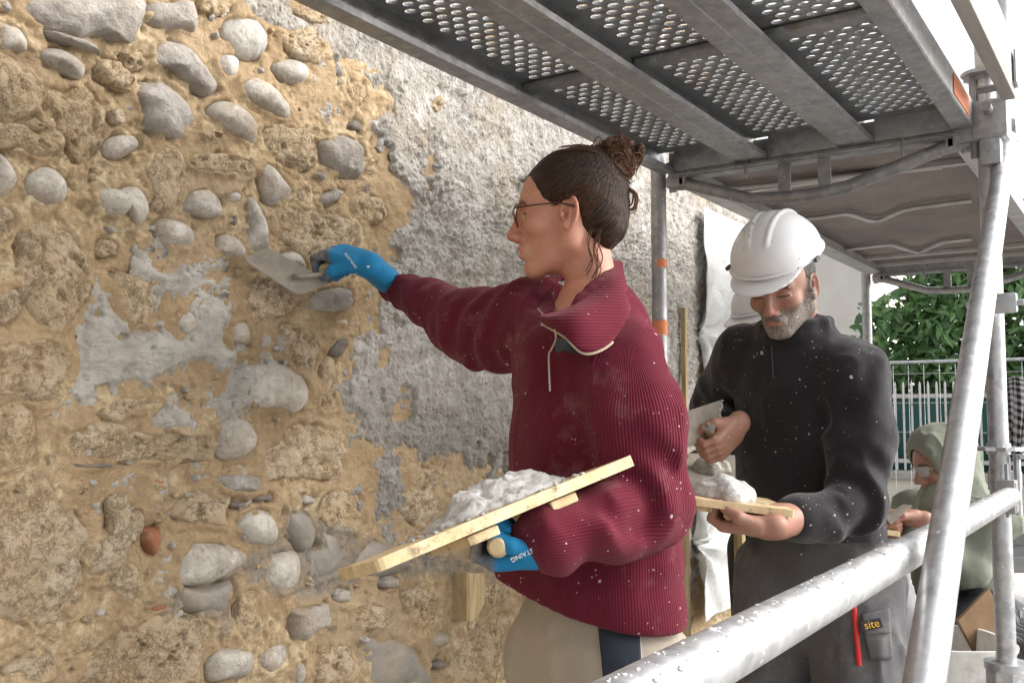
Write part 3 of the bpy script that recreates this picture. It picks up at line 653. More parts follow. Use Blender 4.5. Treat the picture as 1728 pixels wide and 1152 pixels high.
# laurel hedge
def m_leaf(name, a, b, c_):
    t = NT(name); r = t.attr('tint')
    col = t.ramp(r, [(0, a), (.55, b), (1, c_)])
    return t.bsdf(col, .38, spec=.5, Subsurface_Weight=0.0)
M_LEAF = m_leaf('laurel_leaf', (.04, .10, .026), (.095, .20, .052), (.19, .31, .10))
t = NT('bark'); M_BARK = t.bsdf(t.ramp(t.noise(20, 5), [(.3, (.05, .04, .03)), (.7, (.12, .09, .065))]), .9, nrm=t.bump(t.noise(40, 5), .5, .01))
def leaves(centres, normals, size, rng, name, mat, parent, droop=.4):
    n = len(centres); u = np.cross(normals, rng.normal(size=(n, 3))); u /= np.linalg.norm(u, axis=1)[:, None]
    u[:, 2] -= droop; u /= np.linalg.norm(u, axis=1)[:, None]
    w_ = np.cross(normals, u); w_ /= np.linalg.norm(w_, axis=1)[:, None]; nn = np.cross(u, w_)
    L = size*rng.uniform(.45, 1.35, n); Wd = L*rng.uniform(.30, .40, n)
    prof = [(0, 0, 0), (.3, .85, .06), (.3, 0, -.03), (.3, -.85, .06), (.65, .9, .03), (.65, 0, -.05), (.65, -.9, .03), (1, 0, -.16)]
    V = np.stack([centres+u*(L*a)[:, None]+w_*(Wd*.5*b)[:, None]+nn*(L*c_)[:, None] for a, b, c_ in prof], 1).reshape(-1, 3)
    base = np.arange(n)[:, None, None]*8
    F = (base+np.array([[0, 2, 1, 1], [0, 3, 2, 2], [1, 2, 5, 4], [2, 3, 6, 5], [4, 5, 7, 7], [5, 6, 7, 7]])[None]).reshape(-1, 4)
    faces = [tuple(dict.fromkeys(f)) for f in F.tolist()]
    o = mesh_obj(name, V, faces, mat, parent, True, attrs={'tint': np.repeat(rng.beta(2, 2.6, n), 8)}); return o
rng = np.random.default_rng(3)
def hedge(name, label, x0, x1, y0, y1, zt, n, seed):
    hd = empty(name, ((x0+x1)/2, (y0+y1)/2, 0)); tag(hd, label, 'hedge')
    r = np.random.default_rng(seed)
    y = r.uniform(y0, y1, n*3); z = .35+(zt-.35)*r.uniform(0, 1, n*3)**.85; dep = r.uniform(0, 1, n*3)**1.2
    bumpx = .45*fbm2(y*1.3, z*1.3, 3, seed)+.25*fbm2(y*4, z*4, 2, seed+9)
    topz = zt+.55*fbm2(y*1.1, y*0+.3, 3, seed+4)-.9*sstep(y1-1.2, y1, y)
    keep = (z < topz) & (fbm2(y*3, z*3, 3, seed+1)+1.0*dep > -.12)
    x = x0-bumpx+dep*1.1
    c_ = np.stack([x, y, z], 1)[keep][:n]
    nr = np.stack([-np.ones(len(c_)), r.normal(size=len(c_))*.6, .5+r.normal(size=len(c_))*.55], 1); nr /= np.linalg.norm(nr, axis=1)[:, None]
    o = leaves(c_, nr, .17, r, 'foliage', M_LEAF, hd); o['kind'] = 'stuff'
    if zt < 3:
        for k in range(6):
            yy = y0+.1+(y1-y0)*k/7; xx = (x0+x1)/2; w = MB(); w.tube([(xx, yy, 0), (xx-.1, yy+.05, zt*.6), (xx-.2, yy+.12*(-1)**k, zt*.97)], [.012, .009, .004], 6); w.build('stem', M_BARK, hd, True)
        return hd
    for k in range(9):
        yy = y0+.4+(y1-y0-.8)*k/8; w = MB(); xx = (x0+x1)/2
        w.tube([(xx, yy, 0), (xx+.05, yy+.1, 1.2), (xx-.1, yy-.05, zt-.5)], [.05, .035, .012], 7)
        for a in range(5):
            zz = .6+a*.55; w.tube([(xx, yy, zz), (xx-.3, yy+.3*(-1)**a, zz+.35), (xx-.5, yy+.42*(-1)**a, zz+.6)], [.02, .014, .006], 5)
        w.build('trunk', M_BARK, hd, True)
    # dense inner twigs keep the hedge from being see-through
    w = MB()
    for k in range(260):
        yy, zz = r.uniform(y0+.1, y1-.3), r.uniform(.4, zt-.5); xx = x0+.55+r.uniform(0, .5)
        w.tube([(xx, yy, zz), (xx-.35, yy+r.normal()*.25, zz+.3)], [.008, .004], 4)
    w.build('twigs', M_BARK, hd)['kind'] = 'stuff'
    return hd
hedge('laurel_hedge', 'tall glossy green laurel hedge behind the bar fence', 12.6, 14.0, -3.2, 3.1, 3.75, 24000, 31)
hedge('laurel_shrub', 'thin laurel sprigs at the left end of the hedge before the pale house', 12.3, 13.0, 2.9, 3.85, 2.25, 420, 37)
# pale house far behind
hb = empty('pale_house', (19, 6, 0)); tag(hb, 'pale cream rendered house wall far behind the hard hat', 'house')
t = NT('pale_house_render'); M_PALE = t.bsdf(t.ramp(t.noise(2, 5), [(.3, (.66, .60, .54)), (.7, (.74, .69, .63))]), .9, nrm=t.bump(t.noise(40, 5), .2, .01))
w = MB(); w.box((19, 8.5, 2.7), (5, 9, 5.4)); w.build('wall', M_PALE, hb)
t = NT('roof_tile'); M_ROOF = t.bsdf((.30, .14, .09), .85)
w = MB(); w.prism([(16.2, 3.9, 5.4), (16.2, 13.1, 5.4), (16.2, 8.5, 6.6)], (0, 0, 0), (5.6, 0, 0)); w.build('roof', M_ROOF, hb)
t = NT('far_leaf_backdrop'); 
sh_ = empty('wire_mesh_panel', (7.1, 1.6, 0)); tag(sh_, 'thin galvanised wire mesh site panel standing before the bar fence', 'fence panel')
def m_galv(name='galvanised_steel', base=.52, rough=.42, dirt=.35):
    t = NT(name); b = base
    c = t.ramp(t.noise(22, 5, .65), [(.35, (b*.80, b*.82, b*.86)), (.65, (b*1.05, b*1.07, b*1.10))])
    vz = t.n('ShaderNodeTexVoronoi'); t.set(vz.inputs['Vector'], t.P()); vz.inputs['Scale'].default_value = 55
    sp_ = t.n('ShaderNodeSeparateColor'); t.t.links.new(vz.outputs['Color'], sp_.inputs[0]); c = t.mix(.14, c, sp_.outputs[0], 'OVERLAY')
    hsv = t.n('ShaderNodeHueSaturation'); t.set(hsv.inputs['Color'], c); hsv.inputs['Saturation'].default_value = .35; c = hsv.outputs[0]
    d = t.math('MULTIPLY', t.ramp(t.noise(9, 6, .7), [(.50, 0.0), (.66, 1.0)]), dirt)
    c = t.mix(d, c, (.36, .335, .29))
    c, sm = specks(t, 95, .36, c, (.62, .61, .58), 3.1, .4)
    met = t.math('SUBTRACT', .82, t.math('ADD', t.math('MULTIPLY', d, .8), t.math('MULTIPLY', sm, .6)))
    ro = t.ramp(t.noise(30, 4, .6), [(.3, rough-.08), (.7, rough+.14)])
    return t.bsdf(c, ro, t.math('MAXIMUM', met, 0.0), nrm=t.bump(t.math('ADD', t.noise(60, 4), t.math('MULTIPLY', sm, .8)), .16, .004), spec=.5)
M_GALV = m_galv(); M_GALVD = m_galv('weathered_galvanised_steel', .36, .5, .75); M_WIRE = m_galv('wire_zinc', .55, .5, .1)
vw = hw = None
for k in range(34):
    y = -.05+k*.1
    if vw is None:
        w = MB(); w.tube([(7.1, y, .12), (7.1, y, 1.58)], .0019, 5); vw = w.build('wire', M_WIRE, sh_, True, origin=(7.1, y, .12)).data
    else:
        o = bpy.data.objects.new('wire', vw); link(o, sh_); o.location = (0, y-1.6, .12)
for k in range(8):
    z = .12+k*.2
    if hw is None:
        w = MB(); w.tube([(7.105, -.05, z), (7.105, 3.25, z)], .0019, 5); hw = w.build('wire', M_WIRE, sh_, True, origin=(7.105, 1.6, z)).data
    else:
        o = bpy.data.objects.new('wire', hw); link(o, sh_); o.location = (.005, 0, z)
for y in (-.1, 3.3):
    w = MB(); w.tube([(7.1, y, 0), (7.1, y, 1.62)], .019, 10); w.build('post', M_WIRE, sh_, True)
w = MB(); w.tube([(7.1, -.1, 1.6), (7.1, 3.3, 1.6)], .0105, 8); w.build('top_tube', M_WIRE, sh_, True)
# ================================================================== scaffold
X0, X1, X2 = -.32, 2.75, 5.32; YO, YI = .35, 1.285; ZD = 1.985; TR = .02415
scaf = empty('scaffold', (X1, YO, 0)); tag(scaf, 'galvanised tube scaffold of posts, braced transoms, guard rail and diagonal brace', 'scaffold')
def part(mb, name, mat=None, smooth=True, parent=None): return mb.build(name, mat or M_GALV, parent or scaf, smooth)
t = NT('orange_marker_paint'); M_ORANGE = t.bsdf((.72, .22, .09), .6, nrm=t.bump(t.noise(60, 4), .2, .003))
def rosette(x, y, z, parent):
    w = MB(); n = 16; rr = [(.061 if k % 4 else .052) for k in range(n)]
    pl = [(x+rr[k]*math.cos(2*math.pi*k/n), y+rr[k]*math.sin(2*math.pi*k/n), z) for k in range(n)]
    w.prism(pl, (0, 0, -.0045), (0, 0, .0045)); w.tube([(x, y, z-.014), (x, y, z+.014)], .0285, 14); part(w, 'rosette', None, False, parent)
for (x, y) in ((X1, YO), (X1, YI), (X2, YI), (X2, YO), (X0, YI), (X0, YO)):
    w = MB(); z0 = .62 if x == X1 else .45
    w.tube([(x, y, z0), (x, y, 4.2)], TR, 20); po = part(w, 'post', M_GALVD if y == YI else M_GALV)
    for z in (1.16, 2.13): rosette(x, y, z, po)
    w = MB(); w.tube([(x, y, .30), (x, y, z0)], .019, 12); w.box((x, y, .006), (.15, .15, .012)); w.tube([(x, y, .012), (x, y, .31)], .017, 12); part(w, 'base_jack', M_GALVD, True, po)
    w = MB(); n = 8; pl = [(x+.049*math.cos(2*math.pi*(k+.5)/n), y+.049*math.sin(2*math.pi*(k+.5)/n), 0) for k in range(n)]
    w.prism(pl, (0, 0, z0-.22), (0, 0, z0)); w.tube([(x, y, z0-.006), (x, y, z0+.012)], .052, 16); part(w, 'base_collar', None, True, po)
    if (x, y) == (X1, YI):
        for (za, zb) in ((1.70, 1.725), (1.49, 1.535)):
            w = MB(); rr_ = TR+.0012; an_ = np.linspace(3.3, 5.6, 10) if za > 1.6 else np.linspace(2.6, 5.6, 12); w.add([(x+rr_*math.cos(q), y+rr_*math.sin(q), z_+.004*math.sin(q*5)) for z_ in (za, zb) for q in an_], [(i, i+1, len(an_)+i+1, len(an_)+i) for i in range(len(an_)-1)]); part(w, 'orange_mark', M_ORANGE, True, po)
        w = MB(); w.box((x+.005, y+.03, 1.445), (.07, .05, .075), bev=.008); w.box((x+.045, y+.03, 1.445), (.02, .075, .085), bev=.004); w.tube([(x+.02, y-.02, 1.44), (x+.02, y+.1, 1.44)], .009, 8); part(w, 'coupler', M_GALVD, True, po)
def wedge_head(x, y, z, dx, dy, parent):
    "cast head with wedge that locks a tube on a rosette; (dx,dy) points from the post along the tube"
    w = MB(); ax = [(dx, dy, 0), (-dy, dx, 0), (0, 0, 1)]
    w.box((x+dx*.066, y+dy*.066, z+.022), (.062, .046, .034), ax, .006); w.box((x+dx*.066, y+dy*.066, z-.024), (.062, .046, .036), ax, .006)
    w.box((x+dx*.088, y+dy*.088, z), (.022, .046, .08), ax, .003)
    w.box((x+dx*.05, y+dy*.05, z+.012), (.024, .007, .13), ax); part(w, 'wedge_head', M_GALVD, False, parent)
ZR = 1.047
w = MB(); w.tube([(X0+.09, YO-.032, ZR), (X1-.09, YO-.032, ZR)], TR, 28); rail = part(w, 'guard_rail')
wedge_head(X1, YO-.022, ZR, -1, 0, rail); wedge_head(X0, YO-.022, ZR, 1, 0, rail)
# clamp plates around the rail end on the post
w = MB(); w.box((X1+.055, YO-.005, ZR+.03), (.05, .075, .05), bev=.004); w.tube([(X1+.0, YO-.04, ZR-.05), (X1, YO-.04, ZR+.10)], .009, 8)
w.tube([(X1-.02, YO-.055, ZR+.095), (X1+.02, YO-.055, ZR+.095)], .007, 8); part(w, 'clamp', None, True, rail)
def lump(c, r, rng, n=7):
    c = np.array(c); v = []; f = []; m = 5
    for i in range(m):
        th = math.pi*i/(m-1)
        for k in range(n):
            ph = 2*math.pi*k/n; q = r*np.array([math.sin(th)*math.cos(ph), math.sin(th)*math.sin(ph), .55*math.cos(th)])*rng.uniform(.7, 1.3)
            v.append(c+q)
    for i in range(m-1):
        for k in range(n): f.append((i*n+k, i*n+(k+1) % n, (i+1)*n+(k+1) % n, (i+1)*n+k))
    return v, f
t = NT('dry_mortar_splash'); M_SPL = t.bsdf(t.ramp(t.noise(60, 5), [(.3, (.55, .53, .50)), (.7, (.72, .71, .69))]), .95, nrm=t.bump(t.noise(200, 5), .5, .003))
w = MB(); r_ = np.random.default_rng(8)
for k in range(260):
    x = .45+2.1*r_.uniform()**1.3; a = .25+r_.normal()*.35; rr_ = r_.uniform(.0006, .0022)*(1 if r_.uniform() < .9 else 1.9)
    w.add(*lump((x, YO-.032-TR*math.sin(a), ZR+TR*math.cos(a)), rr_, r_))
o = part(w, 'mortar_splash', M_SPL, True, rail); o['kind'] = 'stuff'
# diagonal brace in the outer face
b0, b1 = P(1552, 1200, 1.12), P(1704, 205, 2.78)
w = MB(); w.tube([b0+(b0-b1)*.25, b0, b1], TR, 28); br = part(w, 'diagonal_brace')
w = MB(); c_ = P(1690, 512, 2.40); w.box(c_, (.03, .07, .048), bev=.005); w.box(c_+np.array([0, .03, 0]), (.06, .03, .06), bev=.005)
w.tube([c_+np.array([0, -.05, 0]), c_+np.array([0, .08, 0])], .008, 8); part(w, 'coupler', None, True, br)
w = MB(); c_ = P(1700, 222, 2.68); w.box(c_, (.05, .05, .06), bev=.008); w.tube([c_+np.array([0, .02, 0]), np.array([X1, YO, 2.02])], .012, 8); part(w, 'coupler', M_GALVD, True, br)
# second tube beside the post, and node block
w = MB(); w.tube([P(1692, -40, 2.62), P(1692, 205, 2.62)], .02, 16); part(w, 'end_tube')
w = MB(); c_ = np.array([X1-.01, YO-.012, 2.0]); w.box(c_, (.085, .085, .105), bev=.012); w.box(c_+np.array([-.0, .06, .0]), (.05, .06, .10), bev=.006); w.box(c_+np.array([-.02, -.0, -.085]), (.05, .05, .07), bev=.008)
w.tube([c_+np.array([-.09, .0, .02]), c_+np.array([.08, .0, .02])], .012, 10); w.tube([c_+np.array([0, .04, -.09]), c_+np.array([0, .04, .12])], .011, 10); part(w, 'node_coupler', M_GALVD, True)
def transom(X, full=True):
    e = MB(); n = 1
    # upward-open U section
    for (dx, z0, z1, tx) in ((-.024, ZD-.012, ZD+.062, .004), (.024, ZD-.012, ZD+.062, .004)):
        e.box((X+dx, (YO+YI)/2, (z0+z1)/2), (tx, YI-YO-.10, z1-z0))
    e.box((X, (YO+YI)/2, ZD-.014), (.052, YI-YO-.10, .005)); e.box((X-.034, (YO+YI)/2, ZD-.012), (.02, YI-YO-.12, .004))
    tr = part(e, 'transom', M_GALVD, False)
    zl = ZD-.105
    pts = [(X, YI-.05, ZD-.03), (X, YI-.10, ZD-.034)]+[(X, YI-.33+.03*math.cos(a), zl) for a in (0,)]+[(X, YI-.40, zl-.008), (X, YO+.42, zl-.008), (X, YO+.36, zl), (X, YO+.10, ZD-.032), (X, YO+.05, ZD-.028)]
    e = MB(); e.tube(pts, .0185, 14); part(e, 'truss_tube', M_GALVD, True, tr)
    for y in (YI-.40, YO+.42):
        e = MB(); e.box((X, y, (ZD-.016+zl)/2), (.008, .036, ZD-.016-zl)); part(e, 'strut', M_GALVD, False, tr)
    for y in (YI-.30, YO+.20): 
        e = MB(); e.tube([(X-.03, y, ZD+.01), (X-.045, y, ZD-.02), (X-.04, y, ZD-.05)], .005, 6); part(e, 'hook_pin', M_GALVD, True, tr)
    wedge_head(X, YI, ZD, 0, -1, tr); wedge_head(X, YO, ZD, 0, 1, tr); return tr
transom(X1); transom(X2)
# ledger tubes along the inner side, higher up
w = MB(); w.tube([(X0, YI, 3.1), (X2, YI, 3.1)], TR, 14); part(w, 'ledger', M_GALVD)
# ---- perforated steel planks of the near bay
def m_deck():
    t = NT('deck_sheet_steel'); 
    c = t.ramp(t.noise(6, 6, .65), [(.35, (.20, .205, .21)), (.65, (.33, .335, .34))])
    c = t.mix(t.ramp(t.noise(14, 6, .7), [(.52, 0.0), (.66, .8)]), c, (.22, .185, .135))
    c = t.mix(t.ramp(t.noise(40, 6, .7), [(.58, 0.0), (.66, .7)]), c, (.50, .49, .46))
    return t.bsdf(c, .6, .35, nrm=t.bump(t.noise(80, 5), .25, .004))
M_DECK = m_deck(); M_RAILST = m_galv('plank_side_rail_steel', .40, .42, .55)
PW = .297; PL0, PL1 = X0+.03, X1-.03
def plank_sheet():
    v = []; f = []; pit_y, pit_x, rh, no = .0365, .0285, .0112, 10
    def rect(x0, x1, y0, y1): b = len(v); v.extend([(x0, y0, 0), (x1, y0, 0), (x1, y1, 0), (x0, y1, 0)]); f.append((b, b+3, b+2, b+1))
    ny = 6; half = PW/2; span = ny*pit_y+pit_y/2; ym = -span/2
    segs = [(PL0, PL0+.06, 0), (PL0+.06, 1.22, 1), (1.22, 1.30, 0), (1.30, 1.93, 1), (1.93, 1.99, 0), (1.99, PL1-.05, 1), (PL1-.05, PL1, 0)]
    for (x0, x1, perf) in segs:
        if not perf: rect(x0, x1, -half, half); continue
        n = int((x1-x0)/pit_x); px_ = (x1-x0)/n
        rect(x0, x1, -half, ym); rect(x0, x1, ym+span, half)
        for i in range(n):
            xa = x0+i*px_; off = (i % 2)*pit_y/2
            if off: rect(xa, xa+px_, ym, ym+off)
            else: rect(xa, xa+px_, ym+ny*pit_y, ym+span)
            for j in range(ny):
                ya = ym+off+j*pit_y; cx, cy = xa+px_/2, ya+pit_y/2; b = len(v)
                ring = [(cx+rh*math.cos(2*math.pi*k/no), cy+rh*1.12*math.sin(2*math.pi*k/no)) for k in range(no)]
                # square cell points in the same angular order
                outer = []
                for k in range(no):
                    dx, dy = math.cos(2*math.pi*k/no), math.sin(2*math.pi*k/no); s_ = min((px_/2)/max(abs(dx), 1e-6), (pit_y/2)/max(abs(dy), 1e-6))
                    outer.append((cx+dx*s_, cy+dy*s_))
                v.extend([(a_, b_, 0) for a_, b_ in outer]); v.extend([(a_, b_, -.0015) for a_, b_ in ring])
                v.extend([(cx+(a_-cx)*.95, cy+(b_-cy)*.95, .004) for a_, b_ in ring])
                for k in range(no):
                    k2 = (k+1) % no; f.append((b+k, b+no+k, b+no+k2, b+k2)); f.append((b+no+k, b+2*no+k, b+2*no+k2, b+no+k2))
                # corners of the cell
                cs = [(xa+px_, ya+pit_y), (xa, ya+pit_y), (xa, ya), (xa+px_, ya)]
                for q, (ax_, ay_) in enumerate(cs):
                    an = math.atan2(ay_-cy, ax_-cx) % (2*math.pi); k = int(an/(2*math.pi/no)); bb = len(v)
                    v.append((ax_, ay_, 0)); f.append((b+k, b+(k+1) % no, bb))
    return v, f
names = [('perforated steel plank nearest the wall, its holes dim and brown', YI-.02-PW/2), ('middle perforated steel plank of the overhead deck', (YO+YI)/2+.003), ('outermost perforated steel plank with bright holes and orange mark', YO+.026+PW/2)]
sv, sf = plank_sheet(); ZS = ZD+.066; src = {}
for k, (lab, yc) in enumerate(names):
    pk = empty('deck_plank', (X0, yc, ZD)); tag(pk, lab, 'scaffold plank', 'steel planks of the near overhead deck')
    if k == 0:
        o = mesh_obj('perforated_sheet', [(a, b+yc, c+ZS) for a, b, c in sv], sf, M_DECK, pk, False); src['perforated_sheet'] = (o.data, tuple(o.location))
    else:
        o = bpy.data.objects.new('perforated_sheet', src['perforated_sheet'][0]); link(o, pk); o.location = src['perforated_sheet'][1]
    for s in (-1, 1):
        w = MB(); ye = yc+s*PW/2
        # web, bottom flange curled inward, lip
        sec = [(ye, ZS+.004), (ye-s*.002, ZS+.004), (ye-s*.002, ZD+.0035), (ye-s*.046, ZD+.0035), (ye-s*.046, ZD+.014), (ye-s*.048, ZD+.014), (ye-s*.048, ZD), (ye-s*.003, ZD), (ye, ZD+.003)]
        n = len(sec); vv = [(PL0, a, b) for a, b in sec]+[(PL1, a, b) for a, b in sec]
        w.add(vv, [(i, (i+1) % n, n+(i+1) % n, n+i) for i in range(n)]+[tuple(range(n)), tuple(range(2*n-1, n-1, -1))])
        w.build('side_rail', M_RAILST, pk, False)
    for xa in (1.26, 1.96):
        w = MB(); w.box((xa, yc, ZS-.010), (.05, PW-.012, .016), bev=.005); w.build('cross_stiffener', M_DECK, pk)
    w = MB(); w.box((PL1-.004, yc, (ZD+ZS)/2), (.006, PW-.10, ZS-ZD-.004)); w.build('end_cap', M_RAILST, pk)
    if k == 2:
        w = MB(); w.box((X1-.22, yc-PW/2-.0016, ZD+.034), (.22, .0012, .05)); w.build('orange_mark', M_ORANGE, pk)
t = NT('grey_planed_board'); g = t.noise(24, 6, .6, t.scale(t.P(), (.12, 1, 1)))
M_TOE = t.bsdf(t.ramp(g, [(.3, (.27, .245, .22)), (.7, (.42, .39, .36))]), .8, nrm=t.bump(g, .3, .004))
tb = empty('toe_board', (X0, YO-.09, ZD)); tag(tb, 'grey toe board standing along the outer edge of the overhead deck', 'toe board')
w = MB(); w.box(((X0+X1)/2-.05, YO-.062, ZD+.12), (X1-X0-.06, .032, .15), bev=.003); w.build('board', M_TOE, tb)
for x in (X0+.1, X1-.12): 
    w = MB(); w.box((x, YO-.04, ZD+.07), (.05, .09, .004)); w.box((x, YO-.085, ZD+.11), (.05, .004, .08)); w.build('bracket', M_GALVD, tb)
# ---- plywood platform of the far bay
t = NT('phenolic_ply_underside'); c = t.ramp(t.noise(3.2, 6, .62), [(.3, (.115, .085, .07)), (.5, (.17, .13, .11)), (.72, (.26, .215, .185))])
c = t.mix(t.ramp(t.noise(30, 5, .7), [(.58, 0.0), (.68, .6)]), c, (.36, .32, .28)); M_PLY = t.bsdf(c, .42, nrm=t.bump(t.noise(5, 4), .12, .02))
t = NT('aluminium_edge'); M_ALU = t.bsdf(t.ramp(t.noise(12, 5), [(.3, (.40, .39, .375)), (.7, (.56, .55, .53))]), .5, .45, nrm=t.bump(t.noise(70, 4), .15, .003))
pf = empty('plywood_platform', (X1, (YO+YI)/2, ZD)); tag(pf, 'brown plywood platform with pale metal edge beams over the far bay', 'scaffold platform')
xa, xb = X1+.045, X2-.03; ya, yb = YO+.045, YI-.012
w = MB(); w.box(((xa+xb)/2, (ya+yb)/2, ZD+.052), (xb-xa-.02, yb-ya-.02, .012)); w.build('plywood_sheet', M_PLY, pf)
for y, wd in ((yb-.03, .062), (ya+.022, .046)):
    w = MB(); w.box(((xa+xb)/2, y, ZD+.02), (xb-xa, wd, .052), bev=.004); w.box(((xa+xb)/2, y+(.024 if y < 1 else -.034), ZD+.0015), (xb-xa, .02, .006)); w.build('edge_beam', M_ALU, pf)
for x in (xa+.02, xa+.42, xb-.30, xb-.03):
    w = MB(); w.box((x, (ya+yb)/2, ZD+.036), (.03, yb-ya-.11, .02), bev=.003); w.build('cross_bar', M_ALU, pf)
for q in ([(1180, 318), (1240, 317), (1330, 308), (1420, 298), (1500, 290), (1590, 281)], [(1345, 370), (1385, 366), (1425, 361), (1447, 366), (1468, 372), (1490, 370), (1512, 360), (1535, 352), (1590, 344), (1640, 338)], [(1412, 423), (1460, 417), (1500, 413), (1520, 418), (1548, 425), (1572, 417), (1595, 408), (1640, 403)]):
    w = MB(); pts = [onZ(x, y, ZD+.03) for x, y in q]
    cv = []
    for i in range(len(pts)-1):
        p0, p1, p2, p3 = pts[max(i-1, 0)], pts[i], pts[i+1], pts[min(i+2, len(pts)-1)]
        for s in np.linspace(0, 1, 6)[:-1]: cv.append(.5*(2*p1+(p2-p0)*s+(2*p0-5*p1+4*p2-p3)*s*s+(3*p1-p0-3*p2+p3)*s**3))
    cv.append(pts[-1]); w.tube(cv, .009, 8); w.build('bent_stay', M_ALU, pf, True)
# ================================================================== modelling figures with smooth-blended volumes
def smin(a, b, k):
    if k <= 0: return np.minimum(a, b)
    h = np.clip(.5+.5*(b-a)/k, 0, 1); return b+(a-b)*h-k*h*(1-h)
def smax(a, b, k): return -smin(-a, -b, k)
class Vol:
    "a signed-distance grid; coordinates are whatever the caller models in"
    def __init__(s, lo, hi, h):
        s.lo = np.array(lo, float); s.h = h; n = np.ceil((np.array(hi)-s.lo)/h).astype(int)+1; s.n = n
        s.ax = [(s.lo[i]+h*np.arange(n[i])).astype(np.float32) for i in range(3)]
        s.D = np.full(n, .5, np.float32)
    def sl(s, lo, hi):
        a = [int(np.clip(math.floor((lo[i]-s.lo[i])/s.h), 0, s.n[i])) for i in range(3)]
        b = [int(np.clip(math.ceil((hi[i]-s.lo[i])/s.h)+1, 0, s.n[i])) for i in range(3)]
        return tuple(slice(a[i], b[i]) for i in range(3))
    def xyz(s, q): return s.ax[0][q[0]][:, None, None], s.ax[1][q[1]][None, :, None], s.ax[2][q[2]][None, None, :]
    def put(s, fn, lo, hi, k, mode='u'):
        m = k+3*s.h; lo = np.array(lo)-m; hi = np.array(hi)+m; q = s.sl(lo, hi)
        if any(c.stop <= c.start for c in q): return s
        d = fn(*s.xyz(q)); D = s.D[q]
        s.D[q] = smin(D, d, k) if mode == 'u' else smax(D, -d, k); return s
    def cap(s, a, b, r1, r2=None, k=.01, n=None, sq=1.0, mode='u'):
        "tapered capsule; n, sq flatten it along direction n"
        a = np.array(a, float); b = np.array(b, float); r2 = r1 if r2 is None else r2; ba = b-a; L2 = float(ba@ba)+1e-12; R = max(r1, r2)
        if n is not None: n = np.array(n, float); n = n/np.linalg.norm(n)
        def f(x, y, z):
            dx, dy, dz = x-a[0], y-a[1], z-a[2]
            t = np.clip((dx*ba[0]+dy*ba[1]+dz*ba[2])/L2, 0, 1)
            vx, vy, vz = dx-t*ba[0], dy-t*ba[1], dz-t*ba[2]
            q = vx*vx+vy*vy+vz*vz
            if n is not None:
                c = vx*n[0]+vy*n[1]+vz*n[2]; q = q+c*c*(1/sq**2-1)
            return (np.sqrt(np.maximum(q, 0))-(r1+(r2-r1)*t)).astype(np.float32)
        return s.put(f, np.minimum(a, b)-R, np.maximum(a, b)+R, k, mode)
    def ell(s, c, r, k=.01, ax=None, mode='u'):
        c = np.array(c, float); r = np.array(r, float); A = np.eye(3) if ax is None else np.array(ax, float); R = r.max()
        e = R if ax is not None else r
        def f(x, y, z):
            dx, dy, dz = x-c[0], y-c[1], z-c[2]; k0 = k1 = 0
            for i in range(3):
                u = dx*A[i][0]+dy*A[i][1]+dz*A[i][2]; k0 = k0+(u/r[i])**2; k1 = k1+(u/r[i]**2)**2
            k0 = np.sqrt(k0); return (k0*(k0-1)/(np.sqrt(k1)+1e-6)).astype(np.float32)
        return s.put(f, c-e, c+e, k, mode)
    def box(s, c, h, r, k=.01, ax=None, mode='u'):
        c = np.array(c, float); h = np.array(h, float); A = np.eye(3) if ax is None else np.array(ax, float); e = np.abs(A.T)@h+r
        def f(x, y, z):
            dx, dy, dz = x-c[0], y-c[1], z-c[2]; o = 0; ins = None
            for i in range(3):
                u = np.abs(dx*A[i][0]+dy*A[i][1]+dz*A[i][2])-h[i]+r; o = o+np.maximum(u, 0)**2; ins = u if ins is None else np.maximum(ins, u)
            return (np.sqrt(o)+np.minimum(ins, 0)-r).astype(np.float32)
        return s.put(f, c-e, c+e, k, mode)
    def merge(s, o, k): s.D = smin(s.D, o.D, k); return s
    def half(s, nrm, d, k=.005):
        "keep the side where nrm.p < d"
        x, y, z = s.ax[0][:, None, None], s.ax[1][None, :, None], s.ax[2][None, None, :]
        s.D = smax(s.D, (x*nrm[0]+y*nrm[1]+z*nrm[2]-d).astype(np.float32), k); return s
    def disp(s, fn):
        "add fn(points) where the surface is near"
        q = np.abs(s.D) < .03; i = np.nonzero(q)
        p = np.stack([s.ax[a][i[a]] for a in range(3)], 1); s.D[q] += fn(p).astype(np.float32); return s
    def mesh(s, iso=0.0):
        "naive surface nets"
        D = s.D-iso; n = D.shape; S = D < 0
        c = np.zeros(tuple(m-1 for m in n), np.int8)
        for a in (0, 1):
            for b in (0, 1):
                for e in (0, 1): c += S[a:n[0]-1+a, b:n[1]-1+b, e:n[2]-1+e]
        act = (c > 0) & (c < 8); I = np.argwhere(act); vid = np.full(act.shape, -1, np.int64); vid[act] = np.arange(len(I))
        acc = np.zeros((len(I), 3)); cnt = np.zeros(len(I))
        cor = [(a, b, e) for a in (0, 1) for b in (0, 1) for e in (0, 1)]
        for p in cor:
            for ax in range(3):
                if p[ax]: continue
                q = list(p); q[ax] = 1
                d0 = D[I[:, 0]+p[0], I[:, 1]+p[1], I[:, 2]+p[2]]; d1 = D[I[:, 0]+q[0], I[:, 1]+q[1], I[:, 2]+q[2]]
                m = (d0 < 0) != (d1 < 0); t = np.where(m, d0/(d0-d1+1e-12), 0)
                pos = np.tile(np.array(p, float), (len(I), 1)); pos[:, ax] = t
                acc[m] += pos[m]; cnt[m] += 1
        V = s.lo+s.h*(I+acc/cnt[:, None]); F = []
